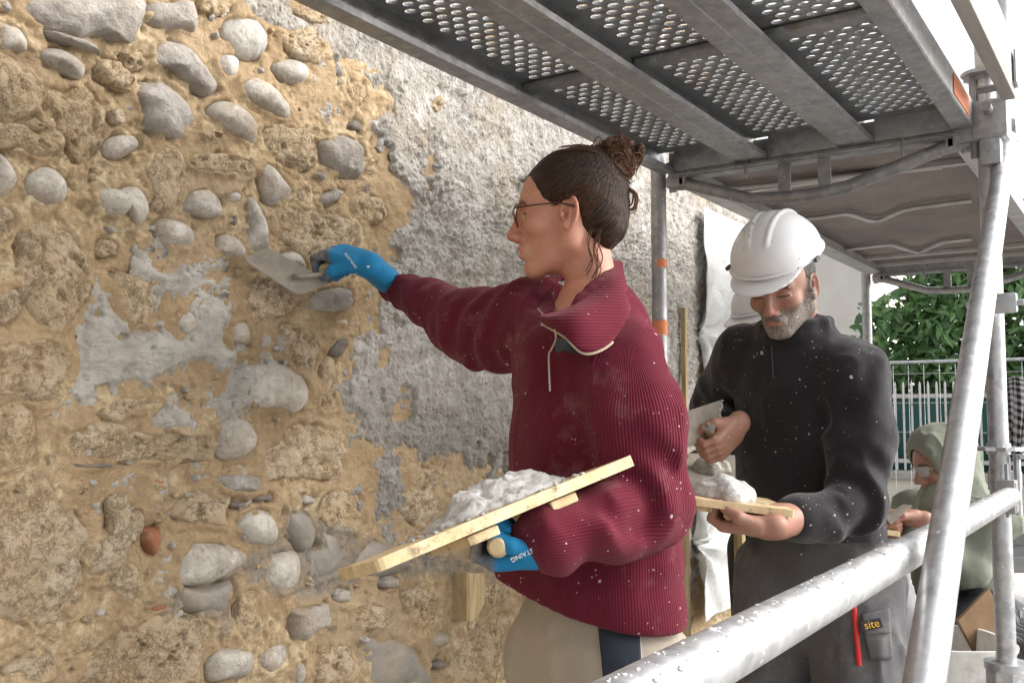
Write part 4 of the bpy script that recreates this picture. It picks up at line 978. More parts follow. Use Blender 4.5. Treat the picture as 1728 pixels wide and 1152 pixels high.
        for ax in range(3):
            o1, o2 = (ax+1) % 3, (ax+2) % 3
            sl0 = [slice(1, -1)]*3; sl0[ax] = slice(0, -1); sl1 = list(sl0); sl1[ax] = slice(1, None)
            A, B = S[tuple(sl0)], S[tuple(sl1)]; E_ = np.argwhere(A != B)
            if not len(E_): continue
            flip = A[E_[:, 0], E_[:, 1], E_[:, 2]]
            E_ = E_+np.array([1 if a != ax else 0 for a in range(3)])
            def g(u, v):
                q = E_.copy(); q[:, o1] -= u; q[:, o2] -= v; return vid[q[:, 0], q[:, 1], q[:, 2]]
            qd = np.stack([g(1, 1), g(0, 1), g(0, 0), g(1, 0)], 1); qd[~flip] = qd[~flip][:, ::-1]; F.append(qd)
        F = np.concatenate(F) if F else np.zeros((0, 4), np.int64)
        return V, F[(F >= 0).all(1)]
def join_meshes(ms):
    V = []; F = []; b = 0
    for v, f in ms: V.append(v); F.append(f+b); b += len(v)
    return np.concatenate(V), np.concatenate(F)
def frame(fwd, up=(0, 0, 1)):
    "rows: forward, left, up"
    f = np.array(fwd, float); f /= np.linalg.norm(f); l = np.cross(up, f); l /= np.linalg.norm(l); return np.array([f, l, np.cross(f, l)])
def unit(v): v = np.array(v, float); return v/np.linalg.norm(v)
def cam_dir(r, f, z): return unit(r*cR+f*np.array([cF[0], cF[1], 0])/math.cos(PITCH)+z*np.array([0, 0, 1.0]))
def spline(pts, m=6):
    pts = [np.array(p, float) for p in pts]; out = []
    for i in range(len(pts)-1):
        p0, p1, p2, p3 = pts[max(i-1, 0)], pts[i], pts[i+1], pts[min(i+2, len(pts)-1)]
        for s in np.linspace(0, 1, m, endpoint=False): out.append(.5*(2*p1+(p2-p0)*s+(2*p0-5*p1+4*p2-p3)*s*s+(3*p1-p0-3*p2+p3)*s**3))
    return out+[pts[-1]]
# ---- a head in its own frame: x forward, y left, z up, origin between the ears (metres)
def head_vol(h=.0025, male=False, mouth=.0):
    v = Vol((-.125, -.10, -.20), (.135, .10, .135), h); g = 1.0
    v.ell((-.014, 0, .034), (.094, .074, .084), .01)
    v.ell((.034, 0, .028), (.058, .063, .070), .02)
    v.ell((.034, 0, -.045), (.050, .049, .058), .022)
    jw = .050 if male else .044; jr = .021 if male else .018
    for s in (-1, 1):
        v.cap((-.002, s*jw, -.052), (.064, s*.016, -.092), jr, jr*.85, .02)
        v.cap((-.004, s*(jw+.006), -.01), (-.002, s*jw, -.052), .020, .020, .02)
        v.ell((.056, s*.042, -.018), (.027, .022, .022), .018)
        v.cap((.086, s*.010, .026), (.070, s*.044, .025), .0085 if male else .006, .008, .014)
    v.ell((.071, 0, -.094), (.017, .022, .016), .014)
    for s in (-1, 1):
        v.ell((.094, s*.031, .008), (.016, .018, .013), .010, mode='s')
        v.ell((.0705, s*.0315, .004), (.0150, .0165, .0135), .004)
        v.cap((.0835, s*.019, -.0005), (.0765, s*.046, -.0015), .0022, .002, .003)      # lower lid
        v.cap((.0855, s*.019, .0075), (.0775, s*.046, .006), .0026, .0022, .003)         # upper lid
    v.cap((.076, 0, .016), (.086, 0, -.030), .012, .015, .008)
    v.cap((.088, 0, .018), (.107, 0, -.024), .0075, .0095, .010)
    v.ell((.108, 0, -.029), (.0115, .012, .0105), .006)
    for s in (-1, 1):
        v.ell((.097, s*.0125, -.034), (.0125, .0075, .0085), .005)
        v.ell((.103, s*.0068, -.0415), (.005, .0034, .005), .002, mode='s')
    v.ell((.080, 0, -.060), (.016, .026, .018), .010)
    v.ell((.0925, 0, -.0545+mouth*.3), (.0075, .0205, .0055), .004); v.ell((.0905, 0, -.0665-mouth), (.0078, .0175, .0060), .004)
    v.cap((.099, -.019, -.0605-mouth*.4), (.099, .019, -.0605-mouth*.4), .0018+mouth*.45, None, .0025, mode='s')
    v.ell((.0965, 0, -.078), (.008, .014, .0055), .006, mode='s')
    for s in (-1, 1):
        e1 = unit((-1, s*.38, -.1)); e2 = unit(np.cross((-.12, 0, 1), e1)); A = [e1, e2, np.cross(e1, e2)]
        v.ell((-.004, s*.0755, -.004), (.0175, .0065, .031), .004, A)
        e2 = e2*np.sign(e2[1]*s); v.ell(np.array((-.002, s*.0755, -.001))+e2*.0060, (.0118, .0068, .0215), .002, A, 's'); v.ell(np.array((.006, s*.0765, -.006)), (.004, .006, .007), .003, mode='s')
        v.ell((.003, s*.077, -.028), (.0085, .0055, .0095), .004)
        Ec = np.array((-.004, s*.0755, -.004)); hp_ = [Ec+e1*.0160*math.cos(q)+A[2]*.0285*math.sin(q)*(1 if A[2][2] > 0 else -1)+e2*.0045 for q in np.linspace(-1.1, 3.5, 12)]
        for i in range(11): v.cap(hp_[i], hp_[i+1], .0030, None, .002)
        v.cap(Ec+e2*.004+np.array([-.003, 0, .012]), Ec+e2*.003+np.array([.002, 0, -.014]), .0026, .002, .003); v.ell(Ec+np.array([.0135, 0, -.005])+e2*.004, (.005, .004, .006), .003)
    nr = .060 if male else .046
    v.cap((-.024, 0, -.045), (-.050, 0, -.21), nr, nr+.003, .022)
    return v
def skin_mat(name, base, red, dark, attr='face', spk=.16):
    t = NT(name); a = t.n('ShaderNodeAttribute', attribute_name=attr); sep = t.n('ShaderNodeSeparateColor'); t.t.links.new(a.outputs['Color'], sep.inputs[0])
    c = t.mix(t.ramp(t.noise(40, 5, .6), [(.35, 0.0), (.7, .5)]), base, red); c = t.mix(t.ramp(t.noise(14, 4, .6), [(.48, 0.0), (.68, .45)]), c, red); c = t.mix(t.ramp(t.noise(130, 5, .7), [(.52, 0.0), (.7, .4)]), c, tuple(q*.62 for q in base))
    c = t.mix(t.math('MULTIPLY', sep.outputs[0], .75), c, red)                     # flushed: nose, cheeks, ears
    c = t.mix(sep.outputs[1], c, dark)                                             # brows, lashes, moustache
    c2 = t.ramp(t.noise(260, 4, .7), [(.38, (.10, .085, .075)), (.56, (.30, .275, .25)), (.72, (.52, .49, .46))])
    c = t.mix(t.math('MULTIPLY', sep.outputs[2], .85), c, c2)                      # grizzled stubble
    c, m = specks(t, 120, .34, c, (.62, .58, .53), 1.7, spk)
    n = t.bump(t.noise(240, 5, .6), .14, .002); n = t.bump(t.math('MULTIPLY', t.noise(420, 4, .7), sep.outputs[2]), .7, .003, n)
    return t.bsdf(c, .5, nrm=n, spec=.4, Subsurface_Weight=.12, Subsurface_Radius=(.010, .004, .002), Subsurface_Scale=.5)
def face_paint(V, male=False, beard=False):
    x, y, z = V.T; ay = np.abs(y); n1 = fbm3(V, 90, 3, 5)
    red = .9*np.exp(-((x-.107)**2+y**2+(z+.03)**2)/.016**2)+.55*np.exp(-((x-.075)**2+(ay-.042)**2+(z+.022)**2)/.022**2)+.7*np.exp(-((x+.002)**2+(ay-.082)**2+(z+.004)**2)/.026**2)
    lips = np.exp(-(((z+.0605)/.0105)**2)**2-((y/.021)**2)**2)*sstep(.080, .090, x)*sstep(-.048, -.052, z); red = np.clip(red+1.1*lips, 0, 1)
    arch = .0275-.35*np.clip(ay-.034, 0, 1)-.12*np.abs(ay-.034)
    brow = sstep(.0055, .0025, np.abs(z-arch))*sstep(.008, .014, ay)*sstep(.054, .046, ay)*sstep(.05, .06, x)*(.85+.3*n1)
    lash = sstep(.0030, .0012, np.abs(z-.0030))*sstep(.016, .019, ay)*sstep(.049, .046, ay)*sstep(.066, .070, x)
    dk = np.clip(brow*.85+lash*.9, 0, 1); bd = np.zeros_like(x)
    if beard:
        line = -.020-.35*np.clip(.058-x, 0, .06)*0-.55*np.clip(x-.060, 0, .05)
        bd = sstep(line+.006, line-.010, z)*sstep(-.006, .014, x)*(1-.95*lips)
        bd = np.maximum(bd, sstep(.030, .012, z)*sstep(-.004, .006, x)*sstep(.028, .014, x)*sstep(.05, .058, ay))
        bd = bd*(z > -.150)*sstep(-.150, -.118, z)*(1-.7*np.exp(-((ay-.045)**2+(x-.07)**2+(z+.022)**2)/.014**2))
        mo = sstep(.0085, .004, np.abs(z+.0485+.12*ay))*sstep(.030, .022, ay)*sstep(.075, .085, x)
        dk = np.clip(dk+.75*mo+.25*sstep(.012, .006, np.abs(z+.074))*sstep(.02, .012, ay)*sstep(.075, .085, x), 0, 1)
        bd = np.clip(bd*(1+.25*n1), 0, 1)
    return np.stack([np.clip(red, 0, 1), np.clip(dk, 0, 1), bd], 1)
# ---- a hand closed round a bar.  c: centre of the grip, a: bar axis towards the thumb, w: towards the forearm, side: which way the palm lies
def fist(v, c, a, w, n, s=1.0, rh=.014, wrist_to=None, wr=.033):
    c = np.array(c, float); a = unit(a); w = unit(np.array(w)-a*(np.array(w)@a)); n = unit(np.array(n)-a*(np.array(n)@a)-w*(np.array(n)@w))
    q = lambda A, W, N: c+s*(A*a+W*w+N*n)
    v.box(q(0, .028, rh+.013), np.array([.041, .046, .0145])*s, .012*s, .008*s, [a, w, n])
    v.ell(q(.020, .038, rh+.002), np.array([.024, .032, .016])*s, .012*s, [a, w, n])           # thumb ball
    v.ell(q(-.024, .044, rh+.004), np.array([.018, .034, .015])*s, .012*s, [a, w, n])          # heel
    for i, (A, L, r) in enumerate(((.0310, .97, .0091), (.0105, 1.05, .0095), (-.0105, 1.0, .0091), (-.0300, .85, .0079))):
        e = rh-.014
        pts = [q(A, -.016, rh+.014), q(A*1.03, -.030-.012*L-e, rh-.001), q(A*1.0, -.024-.008*L-e, -.018-.010*L-e), q(A*.97, .000+.004*(i % 2), -.021-.006*L-e), q(A*.95, .012, -.012-.006*L-e)]
        rr = [r*1.12, r*1.08, r, r*.92, r*.82]
        for k in range(4): v.cap(pts[k], pts[k+1], rr[k]*s, rr[k+1]*s, .0022*s)
        v.ell(pts[0], (r*1.2*s,)*3, .006*s)
    th = [q(.030, .050, rh+.004), q(.049, .022, .003), q(.048, -.004, -.014), q(.036, -.024, -.026)]
    for k, (r1, r2) in enumerate(((.0165, .0130), (.0128, .0112), (.0112, .0088))): v.cap(th[k], th[k+1], r1*s, r2*s, .006*s)
    we = q(0, .085, rh+.006)
    v.cap(q(0, .050, rh+.008), we, .033*s, .030*s, .014*s, n, .75)
    if wrist_to is not None: v.cap(we, wrist_to, .029*s, wr*s, .014*s)
    return q
# ================================================================== woman in the burgundy sweater
def local_mesh(v, origin, A, scale=1.0):
    V, F = v.mesh(); return V, F, origin+scale*(V@A)
def seg_phase(V, segs, ref, period):
    "rib phase: angle round the nearest limb axis, times its radius"
    best = np.full(len(V), 1e9); ph = np.zeros(len(V)); along = np.zeros(len(V)); which = np.zeros(len(V), int)
    for i, (a, b, r, extra) in enumerate(segs):
        a, b = np.array(a, float), np.array(b, float); ba = b-a; L = np.linalg.norm(ba); t_ = np.clip(((V-a)@ba)/L**2, -.3, 1.3); ax_ = ba/L
        v_ = V-a-t_[:, None]*ba; d = np.linalg.norm(v_, axis=1)-r+extra+np.maximum(0, np.maximum(-t_, t_-1))*L*2
        u = ref-ax_*(ref@ax_); u /= np.linalg.norm(u); w_ = np.cross(ax_, u)
        p = np.arctan2(v_@w_, v_@u)*r/period; m = d < best; best[m] = d[m]; ph[m] = p[m]; along[m] = t_[m]*L; which[m] = i
    return ph, along, which
def m_sweater():
    t = NT('burgundy_ribbed_knit'); ph = t.attr('rib')
    s = t.math('SINE', t.math('MULTIPLY', ph, 2*math.pi)); s = t.math('ADD', t.math('MULTIPLY', s, .5), .5)
    c = t.mix(t.noise(5, 4, .6), (.098, .0095, .020), (.140, .015, .030))
    s = t.math('ADD', .5, t.math('MULTIPLY', t.math('SUBTRACT', s, .5), t.attr('ribk'))); c = t.mix(t.math('MULTIPLY', t.math('SUBTRACT', 1.0, s), .35), c, (.065, .006, .016))
    dust = t.ramp(t.noise(9, 7, .75), [(.55, 0.0), (.74, .38)]); c = t.mix(dust, c, (.33, .20, .20))
    c, m1 = specks(t, 65, .24, c, (.52, .42, .42), 0.3, .30); c, m2 = specks(t, 140, .32, c, (.45, .33, .34), 5.2, .36); c, m3 = specks(t, 26, .13, c, (.52, .43, .43), 2.2, .28)
    n = t.bump(s, .55, .0022); n = t.bump(t.noise(350, 4, .7), .25, .002, n); n = t.bump(m1, .5, .002, n)
    return t.bsdf(c, .95, nrm=n, spec=.15, Sheen_Weight=.2, Sheen_Roughness=.5, Sheen_Tint=(.8, .4, .42))
M_SWEAT = m_sweater()
def m_cloth(name, a, b, grain=500, dust=.0, dcol=(.4, .38, .36), sheen=.1, sp=None):
    t = NT(name); c = t.mix(t.noise(7, 5, .6), a, b)
    if dust: c = t.mix(t.ramp(t.noise(6, 6, .72), [(.52, 0.0), (.72, dust)]), c, dcol)
    n = t.bump(t.noise(grain, 4, .7), .3, .002); n = t.bump(t.noise(22, 5, .6), .3, .008, n)
    if sp:
        for q in sp: c, m = specks(t, *q[:2], c, q[2], q[3], q[4])
        n = t.bump(m, .4, .002, n)
    return t.bsdf(c, .9, nrm=n, spec=.2, Sheen_Weight=sheen, Sheen_Roughness=.5)
M_BEIGE = m_cloth('beige_work_cotton', (.33, .285, .225), (.42, .37, .30), dust=.5, dcol=(.50, .46, .40)); M_NAVY = m_cloth('navy_pocket_cloth', (.020, .024, .034), (.035, .04, .052), dust=.25, dcol=(.2, .2, .22))
M_SKINW = skin_mat('skin_worker_a', (.56, .30, .205), (.52, .19, .125), (.045, .028, .02), spk=0.0)
def m_hair(name, a, b):
    t = NT(name); at = t.n('ShaderNodeAttribute', attribute_name='strand'); nz = t.n('ShaderNodeTexNoise'); t.t.links.new(at.outputs['Vector'], nz.inputs['Vector']); nz.inputs['Scale'].default_value = 1.0; nz.inputs['Detail'].default_value = 5
    c = t.ramp(nz.outputs['Fac'], [(.32, a), (.68, b)]); c, m = specks(t, 45, .2, c, (.5, .45, .42), 9.1, .2)
    return t.bsdf(c, .5, nrm=t.bump(nz.outputs['Fac'], .8, .006), spec=.22)
M_HAIRW = m_hair('dark_brown_hair', (.014, .0075, .005), (.055, .029, .018))
M_CURL = m_cloth('brown_curl', (.075, .036, .02), (.15, .078, .045), sheen=0)
t = NT('blue_glove_knit'); c = t.mix(t.noise(8, 4), (.004, .145, .33), (.012, .21, .42)); c, m = specks(t, 60, .4, c, (.50, .55, .58), 4.4, .35)
M_GLOVE = None
def m_glove():
    t = NT('blue_work_glove'); g = t.attr('grey')
    c = t.mix(t.noise(12, 4), (.006, .16, .36), (.016, .225, .44)); c, m = specks(t, 55, .38, c, (.52, .56, .58), 4.4, .35)
    gr = t.ramp(t.noise(40, 6, .65), [(.35, (.085, .08, .085)), (.55, (.20, .19, .185)), (.75, (.40, .385, .36))])
    c = t.mix(g, c, gr); return t.bsdf(c, .7, nrm=t.bump(t.noise(400, 3), .3, .001), spec=.3)
M_GLOVE = m_glove()
feet = P(1000, 1000, 1.66); wm = empty('person', (feet[0], feet[1], 0))
tag(wm, 'woman in speckled burgundy sweater with hair bun and glasses reaching to the wall', 'person')
ft = cam_dir(-.82, -.57, 0); lt = np.cross((0, 0, 1), ft)
HO = P(961, 368, 1.76); HA = .965*frame(cam_dir(-.985, .10, -.03)); HS = 1.0
# --- body: fine head, plain rest below the clothes
hv = head_vol(.0024, False, .0045); HV, HF = hv.mesh()
hw_ = HO+HS*(HV@HA)
bv = Vol(feet+np.array([-.45, -.45, -1.2]), feet+np.array([.45, .95, .80]), .014); bv.lo[2] = -.02
bv = Vol((feet[0]-.45, feet[1]-.45, -.02), (feet[0]+.5, feet[1]+.85, 1.62), .014)
Ls, Rs = P(1040, 612, 1.625), P(892, 535, 1.86); Le, Re = P(1118, 858, 1.55), P(785, 548, 2.02); Lw, Rw = P(925, 897, 1.45), P(655, 474, 2.27)
hipc = P(1003, 1010, 1.66); chest = P(985, 640, 1.71); nb = P(990, 505, 1.74)
def legs(v, rr, k=.03):
    out = []
    for s, sgn in ((.09, 1), (-.09, -1)):
        hp = hipc+lt*s-np.array([0, 0, .10]); kn = np.array([hp[0], hp[1], .50])+ft*.05*sgn+lt*sgn*.02; an = np.array([kn[0], kn[1], .09])-ft*.04
        v.cap(hp, kn, rr[0], rr[1], k); v.cap(kn, an, rr[1], rr[2], k); out.append((hp, kn, an))
    return out
bv.cap(hipc, chest, .11, .11, .04, ft, .75).cap(chest, nb, .085, .05, .05); bv.cap(Ls, Rs, .042, .042, .04)
for a, b, c_ in ((Ls, Le, Lw), (Rs, Re, Rw)): bv.cap(a, b, .045, .036, .03); bv.cap(b, c_, .036, .025, .03)
lg = legs(bv, (.08, .055, .038)); BV, BF = bv.mesh()
Vb, Fb = join_meshes([(hw_, HF), (BV, BF)])
pa = np.concatenate([face_paint(HV), np.zeros((len(BV), 3))])
mesh_obj('body', Vb, Fb, M_SKINW, wm, True, attrs={'face': pa})
# eyes sit between the lids
def eyes(origin, A, parent, S=1.0):
    t = NT('eye_white'); M_EYE = bpy.data.materials.get('eye') or NT('eye').bsdf((.55, .50, .46), .25)
    for s in (1, -1):
        v = Vol((.05, s*.0315-.02, -.015), (.10, s*.0315+.02, .022), .0015); v.ell((.0735, s*.0315, .003), (.0128,)*3, .001); V, F = v.mesh()
        mesh_obj('eye', origin+S*(V@A), F, M_EYE, parent)
eyes(HO, HA, wm)
# --- hair
def hair_piece(v, origin, A, parent, axis, mat, name='hair', ks=26):
    V, F = v.mesh(); ax_ = unit(axis); u = unit(np.cross(ax_, (0, 1, 0))); w_ = np.cross(ax_, u); q = V-np.array([-.015, 0, .03])
    r = np.linalg.norm(q, axis=1)+1e-6; th = np.arccos(np.clip(q@ax_/r, -1, 1)); ph = np.arctan2(q@w_, q@u)
    st = np.stack([np.cos(ph)*ks*np.sin(th)**.5, np.sin(ph)*ks*np.sin(th)**.5, th*2.2], 1)
    return mesh_obj(name, origin+V@A, F, mat, parent, True, attrs={'strand': st})
v = Vol((-.15, -.12, -.14), (.13, .12, .16), .003)
v.ell((-.013, 0, .038), (.100, .082, .094), .01); v.ell((-.066, 0, -.015), (.040, .058, .058), .03); v.ell((-.050, 0, .075), (.058, .06, .055), .02)
v.disp(lambda p: .0022*fbm3(p*np.array([.35, 1, 1]), 90, 3, 3))
FACE = np.array([(.20, .095), (.083, .082), (.066, .060), (.046, .024), (.024, .012), (.012, .024), (-.012, .022), (-.021, .002), (-.024, -.045), (-.040, -.075), (-.065, -.072), (-.09, -.048), (-.16, -.01), (-.16, -.25), (.20, -.25)])
xx, zz = np.meshgrid(v.ax[0], v.ax[2], indexing='ij'); fsd = poly_sd(xx.ravel(), zz.ravel(), FACE).reshape(xx.shape)
v.D = smax(v.D, fsd[:, None, :], .007)
bun_c = np.array([-.092, 0, .102])
ho = hair_piece(v, HO, HA, wm, bun_c-np.array([-.015, 0, .03]), M_HAIRW)
v = Vol(bun_c-.07, bun_c+.07, .0024); v.ell(bun_c, (.038, .036, .038), .01)
for k in range(7):
    a = k*.9; r = .021+.003*(k % 3); ctr = bun_c+.018*np.array([math.cos(a*1.7), math.sin(a), math.sin(a*1.3)])
    u, w_ = unit((math.cos(a), math.sin(a), .4)), unit(np.cross((math.cos(a), math.sin(a), .4), (0, .3, 1)))
    pts = [ctr+r*(math.cos(q)*u+math.sin(q)*w_) for q in np.linspace(0, 5.2, 12)]
    for i in range(11): v.cap(pts[i], pts[i+1], .0085, .0085, .003)
v.disp(lambda p: .0020*fbm3(p, 130, 3, 6)); hair_piece(v, HO, HA, ho, (0, .3, 1), m_hair('brown_bun_hair', (.03, .015, .009), (.12, .062, .036)), 'bun', 40)
rg = np.random.default_rng(4); w = MB()
def curl(c0, r, turns, ax, spread, rad=.0007):
    ax = unit(ax); u = unit(np.cross(ax, (.3, .5, .8))); w_ = np.cross(ax, u); ph = rg.uniform(0, 6.28)
    return [HO+(c0+r*(1+.3*s)*(math.cos(ph+turns*6.28*s)*u+math.sin(ph+turns*6.28*s)*w_)+ax*spread*s)@HA for s in np.linspace(0, 1, 18)], rad
for k in range(190):
    d_ = unit(rg.normal(size=3)); p_, r_ = curl(bun_c+d_*rg.uniform(.022, .038), rg.uniform(.006, .020), rg.uniform(.4, 1.1), d_+np.array([0, 0, -.5]), rg.uniform(.004, .022), rg.uniform(.0006, .0013)); w.tube(p_, r_, 4)
for k in range(26):      # loose loop at the back and wisps on the nape
    o_ = rg.normal(size=3)*.004
    if k < 12: pts = spline([np.array(q)+o_ for q in ((-.088, .01, .035), (-.108, .012, .048), (-.124, .012, .034), (-.120, .012, .010), (-.104, .012, .006))], 5)
    else: pts = spline([np.array(q)+o_*2.2 for q in ((-.05, .048, -.03), (-.040, .052, -.065), (-.046, .05, -.095), (-.035, .05, -.118))], 5)
    w.tube([HO+q@HA for q in pts], .0009, 4)
for k in range(40):      # fly-aways lying along the head
    a0 = rg.uniform(-1.2, 1.2); pts = []
    for s in np.linspace(.05, .95, 9):
        th = 2.1*(1-s)+.25; dr = np.array([math.cos(th+1.05), math.sin(a0)*math.sin(th)*.8, math.sin(th+1.05)*math.cos(a0)*.6+.5*math.sin(th)])
        dr = unit(dr); pts.append(HO+(np.array([-.016, 0, .04])+dr*np.array([.108, .086, .097])*(1+.012*rg.uniform()))@HA)
    w.tube(pts, .00045, 3)
hl_ = np.array(spline([(x, 0, z) for x, z in ((.083, .082), (.066, .060), (.046, .024), (.024, .012), (.004, .030), (-.018, .008), (-.024, -.045), (-.04, -.075))], 26))
for k in range(230):     # fine hairs along the hairline
    q = hl_[rg.integers(len(hl_))]; x_, z_ = q[0]+rg.normal()*.002, q[2]+rg.normal()*.002
    e_ = lambda x, z, g=1.0: np.array([x, math.sqrt(max(0, 1-((x+.014)/.098)**2-((z-.034)/.088)**2))*.0755*g, z])
    dx, dz = (-.035, .012) if z_ > .0 else (-.030, .03)
    s_ = rg.uniform(.6, 1.3); pts = [e_(x_-dx*.28*s_, z_-dz*.25*s_), e_(x_, z_, 1.02), e_(x_+dx*.5*s_, z_+dz*.5*s_, 1.10), e_(x_+dx*s_, z_+dz*s_, 1.14)]
    w.tube([HO+p_@HA for p_ in spline(pts, 3)], .0004, 3)
so2 = w.build('curl', M_CURL, ho, True); so2['kind'] = 'stuff'
w = MB(); q = HO+np.array([-.098, .012, .015])@HA; w.box(q, (.012, .008, .012), HA, .002); w.build('hair_clip', NT('black_clip').bsdf((.01, .01, .012), .3), ho)
# --- glasses
gl = MB(); M_FRAME = NT('bronze_frame').bsdf((.20, .10, .05), .35, .7); M_TEMP = NT('tortoise_temple').bsdf((.045, .015, .012), .4)
for s in (1, -1):
    cc = np.array([.101, s*.034, .002]); gl.tube([HO+(cc+np.array([-.006*abs(math.sin(q)), .0245*math.cos(q)*1.0, .0215*math.sin(q)]))@HA for q in np.linspace(0, 2*math.pi, 28, endpoint=False)], .0013, 6, closed=True)
gl.tube([HO+np.array(q)@HA for q in ((.102, .012, .008), (.107, 0, .012), (.102, -.012, .008))], .0012, 6)
go = gl.build('glasses', M_FRAME, wm, True)
for s in (1, -1):
    w = MB(); w.tube([HO+np.array(q)@HA for q in ((.098, s*.059, .012), (.060, s*.0735, .0125), (.015, s*.083, .0125), (-.012, s*.084, .004))], [.0016, .0014, .0014, .002], 6); w.build('temple', M_TEMP, go, True)
    t = NT('lens_glass'); tb_ = t.n('ShaderNodeBsdfTransparent'); tb_.inputs[0].default_value = (.93, .90, .85, 1); t.t.links.new(tb_.outputs[0], t.out.inputs[0]); ml = bpy.data.materials.get('spectacle_lens') or t.m; ml.name = 'spectacle_lens'
    cc = np.array([.101, s*.034, .002]); w = MB(); ring = [HO+(cc+np.array([-.006*abs(math.sin(q)), .0235*math.cos(q), .0205*math.sin(q)]))@HA for q in np.linspace(0, 2*math.pi, 20, endpoint=False)]
    w.prism(ring, -HA[0]*.0006, HA[0]*.0006); w.build('lens', ml, go)
# --- sweater
lo = np.array([feet[0]-.50, feet[1]-.42, .86]); hi = np.array([feet[0]+.42, feet[1]+.80, 1.56])
sv_ = Vol(lo, hi, .0058)
sv_.cap(P(1004, 1090, 1.655), P(992, 760, 1.68), .184, .168, .02, ft, .71)
sv_.cap(P(992, 760, 1.68), P(985, 625, 1.705), .168, .145, .03, ft, .66)
sv_.cap(P(930, 1000, 1.66), P(900, 960, 1.70), .055, .055, .07)
sv_.cap(P(1048, 604, 1.60), Rs+lt*.02, .060, .074, .035); sv_.cap(P(985, 610, 1.71), P(1000, 545, 1.735), .12, .085, .05, ft, .85); sv_.cap(P(1042, 580, 1.62), P(1014, 522, 1.70), .048, .042, .035)
sv_.cap(P(1052, 615, 1.58), P(1072, 705, 1.545), .060, .070, .03); sv_.cap(P(885, 552, 1.86), P(800, 548, 2.0), .082, .062, .03)
av_ = Vol(lo, hi, .0058)
av_.cap(P(1052, 618, 1.575), P(1074, 712, 1.54), .060, .073, .03); av_.cap(P(1074, 712, 1.54), P(1084, 850, 1.535), .073, .068, .03)
av_.cap(P(1084, 856, 1.53), P(960, 895, 1.432), .067, .052, .025)
av_.cap(P(958, 896, 1.43), P(918, 901, 1.42), .049, .047, .006)
av_.cap(P(885, 552, 1.86), P(795, 548, 2.0), .083, .066, .03); av_.cap(P(795, 548, 2.0), P(722, 513, 2.13), .066, .050, .03); av_.cap(P(722, 513, 2.13), P(668, 481, 2.245), .049, .039, .02)
av_.cap(P(840, 590, 1.92), P(770, 565, 2.04), .035, .03, .05)
def folds(p):
    wv = p+.03*np.stack([fbm3(p, 6, 2, 14), fbm3(p, 6, 2, 15), fbm3(p, 6, 2, 16)], 1); rid = 1-2*np.abs(fbm3(wv*np.array([1, 1, .55]), 9, 2, 17))
    d = .0070*fbm3(p, 7, 3, 11)+.0030*fbm3(p, 24, 2, 12)-.0065*np.clip(rid, 0, 1)**3
    # drag folds: round the near elbow, round the far upper arm, down the front
    e = P(1022, 812, 1.47); r = np.linalg.norm(p-e, axis=1); ang = np.arctan2((p-e)@cU, (p-e)@cR)
    d += -.0075*np.exp(-((r-.085)/.05)**2)*np.sin(r*95+ang*1.3+2*np.sin(ang*2))*np.clip(.4+np.cos(ang+.7), 0, 1)
    q = (p-P(860, 560, 1.9)); tt = q@unit(Re-Rs); d += .0045*np.exp(-(np.linalg.norm(q, axis=1)/.15)**2)*np.sin(tt*85+q@cU*50)
    q = (p-P(940, 800, 1.58)); d += .0065*np.exp(-((q@cR)/.12)**2)*np.sin((q@cR)*62+q@cU*9)*(np.abs(q@cU) < .30)
    q = (p-P(1080, 1010, 1.55)); d += .003*np.exp(-(np.linalg.norm(q, axis=1)/.16)**2)*np.sin(q@cU*60+q@cR*18); d *= .25+.75*sstep(.90, 1.02, p[:, 2])
    return d
sv_.merge(av_, .007); sv_.disp(folds)
p1, p2 = P(1085, 1066, 1.52), P(858, 960, 1.74); sl_ = (p2[2]-p1[2])/np.linalg.norm((p2-p1)[:2]); u_ = unit([*(p2-p1)[:2], 0])
nrm = unit(np.array([u_[0]*sl_, u_[1]*sl_, -1])); sv_.half(nrm, float(nrm@p1), .010)
# neck opening
sv_.cap(P(972, 470, 1.75), P(948, 528, 1.665), .074, .036, .014, mode='s'); sv_.cap(P(960, 440, 1.76), P(930, 480, 1.72), .06, .05, .012, mode='s')
SV, SF = sv_.mesh()
segs = [(P(1006, 1058, 1.655), P(985, 560, 1.71), .17, .0), (P(1064, 580, 1.555), P(1084, 850, 1.54), .078, 0), (P(1084, 860, 1.54), P(915, 900, 1.42), .062, 0), (P(895, 548, 1.85), P(795, 548, 2.0), .072, 0), (P(795, 548, 2.0), P(655, 474, 2.27), .05, 0)]
ph, al, wh = seg_phase(SV, segs, -cF, .0048)
sw = mesh_obj('sweater', SV, SF, M_SWEAT, wm, True, attrs={'rib': ph, 'ribk': np.where(wh == 0, .45, np.where(wh >= 3, .6, 1.0))})
# collar: two lapels lofted between the neck line and the loose edge, with a pale zip tape
def loft(rows, name, mat, parent, thick=.004, m=7, attr=True):
    R_ = [spline(r, m) for r in rows]; n = len(R_[0]); cols = []
    for j in range(n): cols.append(spline([r[j] for r in R_], 6))
    k = len(cols[0]); V = np.array([p for c in cols for p in c]); F = [(a*k+b, (a+1)*k+b, (a+1)*k+b+1, a*k+b+1) for a in range(n-1) for b in range(k-1)]
    V = V+.0035*np.stack([fbm3(V, 18, 2, q) for q in (1, 2, 3)], 1)
    at = {'rib': (V@cU)/.0052, 'ribk': np.full(n*k, .6)} if attr else None
    o = mesh_obj(name, V, F, mat, parent, True, attrs=at); md = o.modifiers.new('thick', 'SOLIDIFY'); md.thickness = thick; md.offset = 0; return o, R_
M_TAPE = NT('zip_tape').bsdf((.42, .34, .24), .7); M_LIN = NT('black_lining').bsdf((.012, .011, .012), .8)
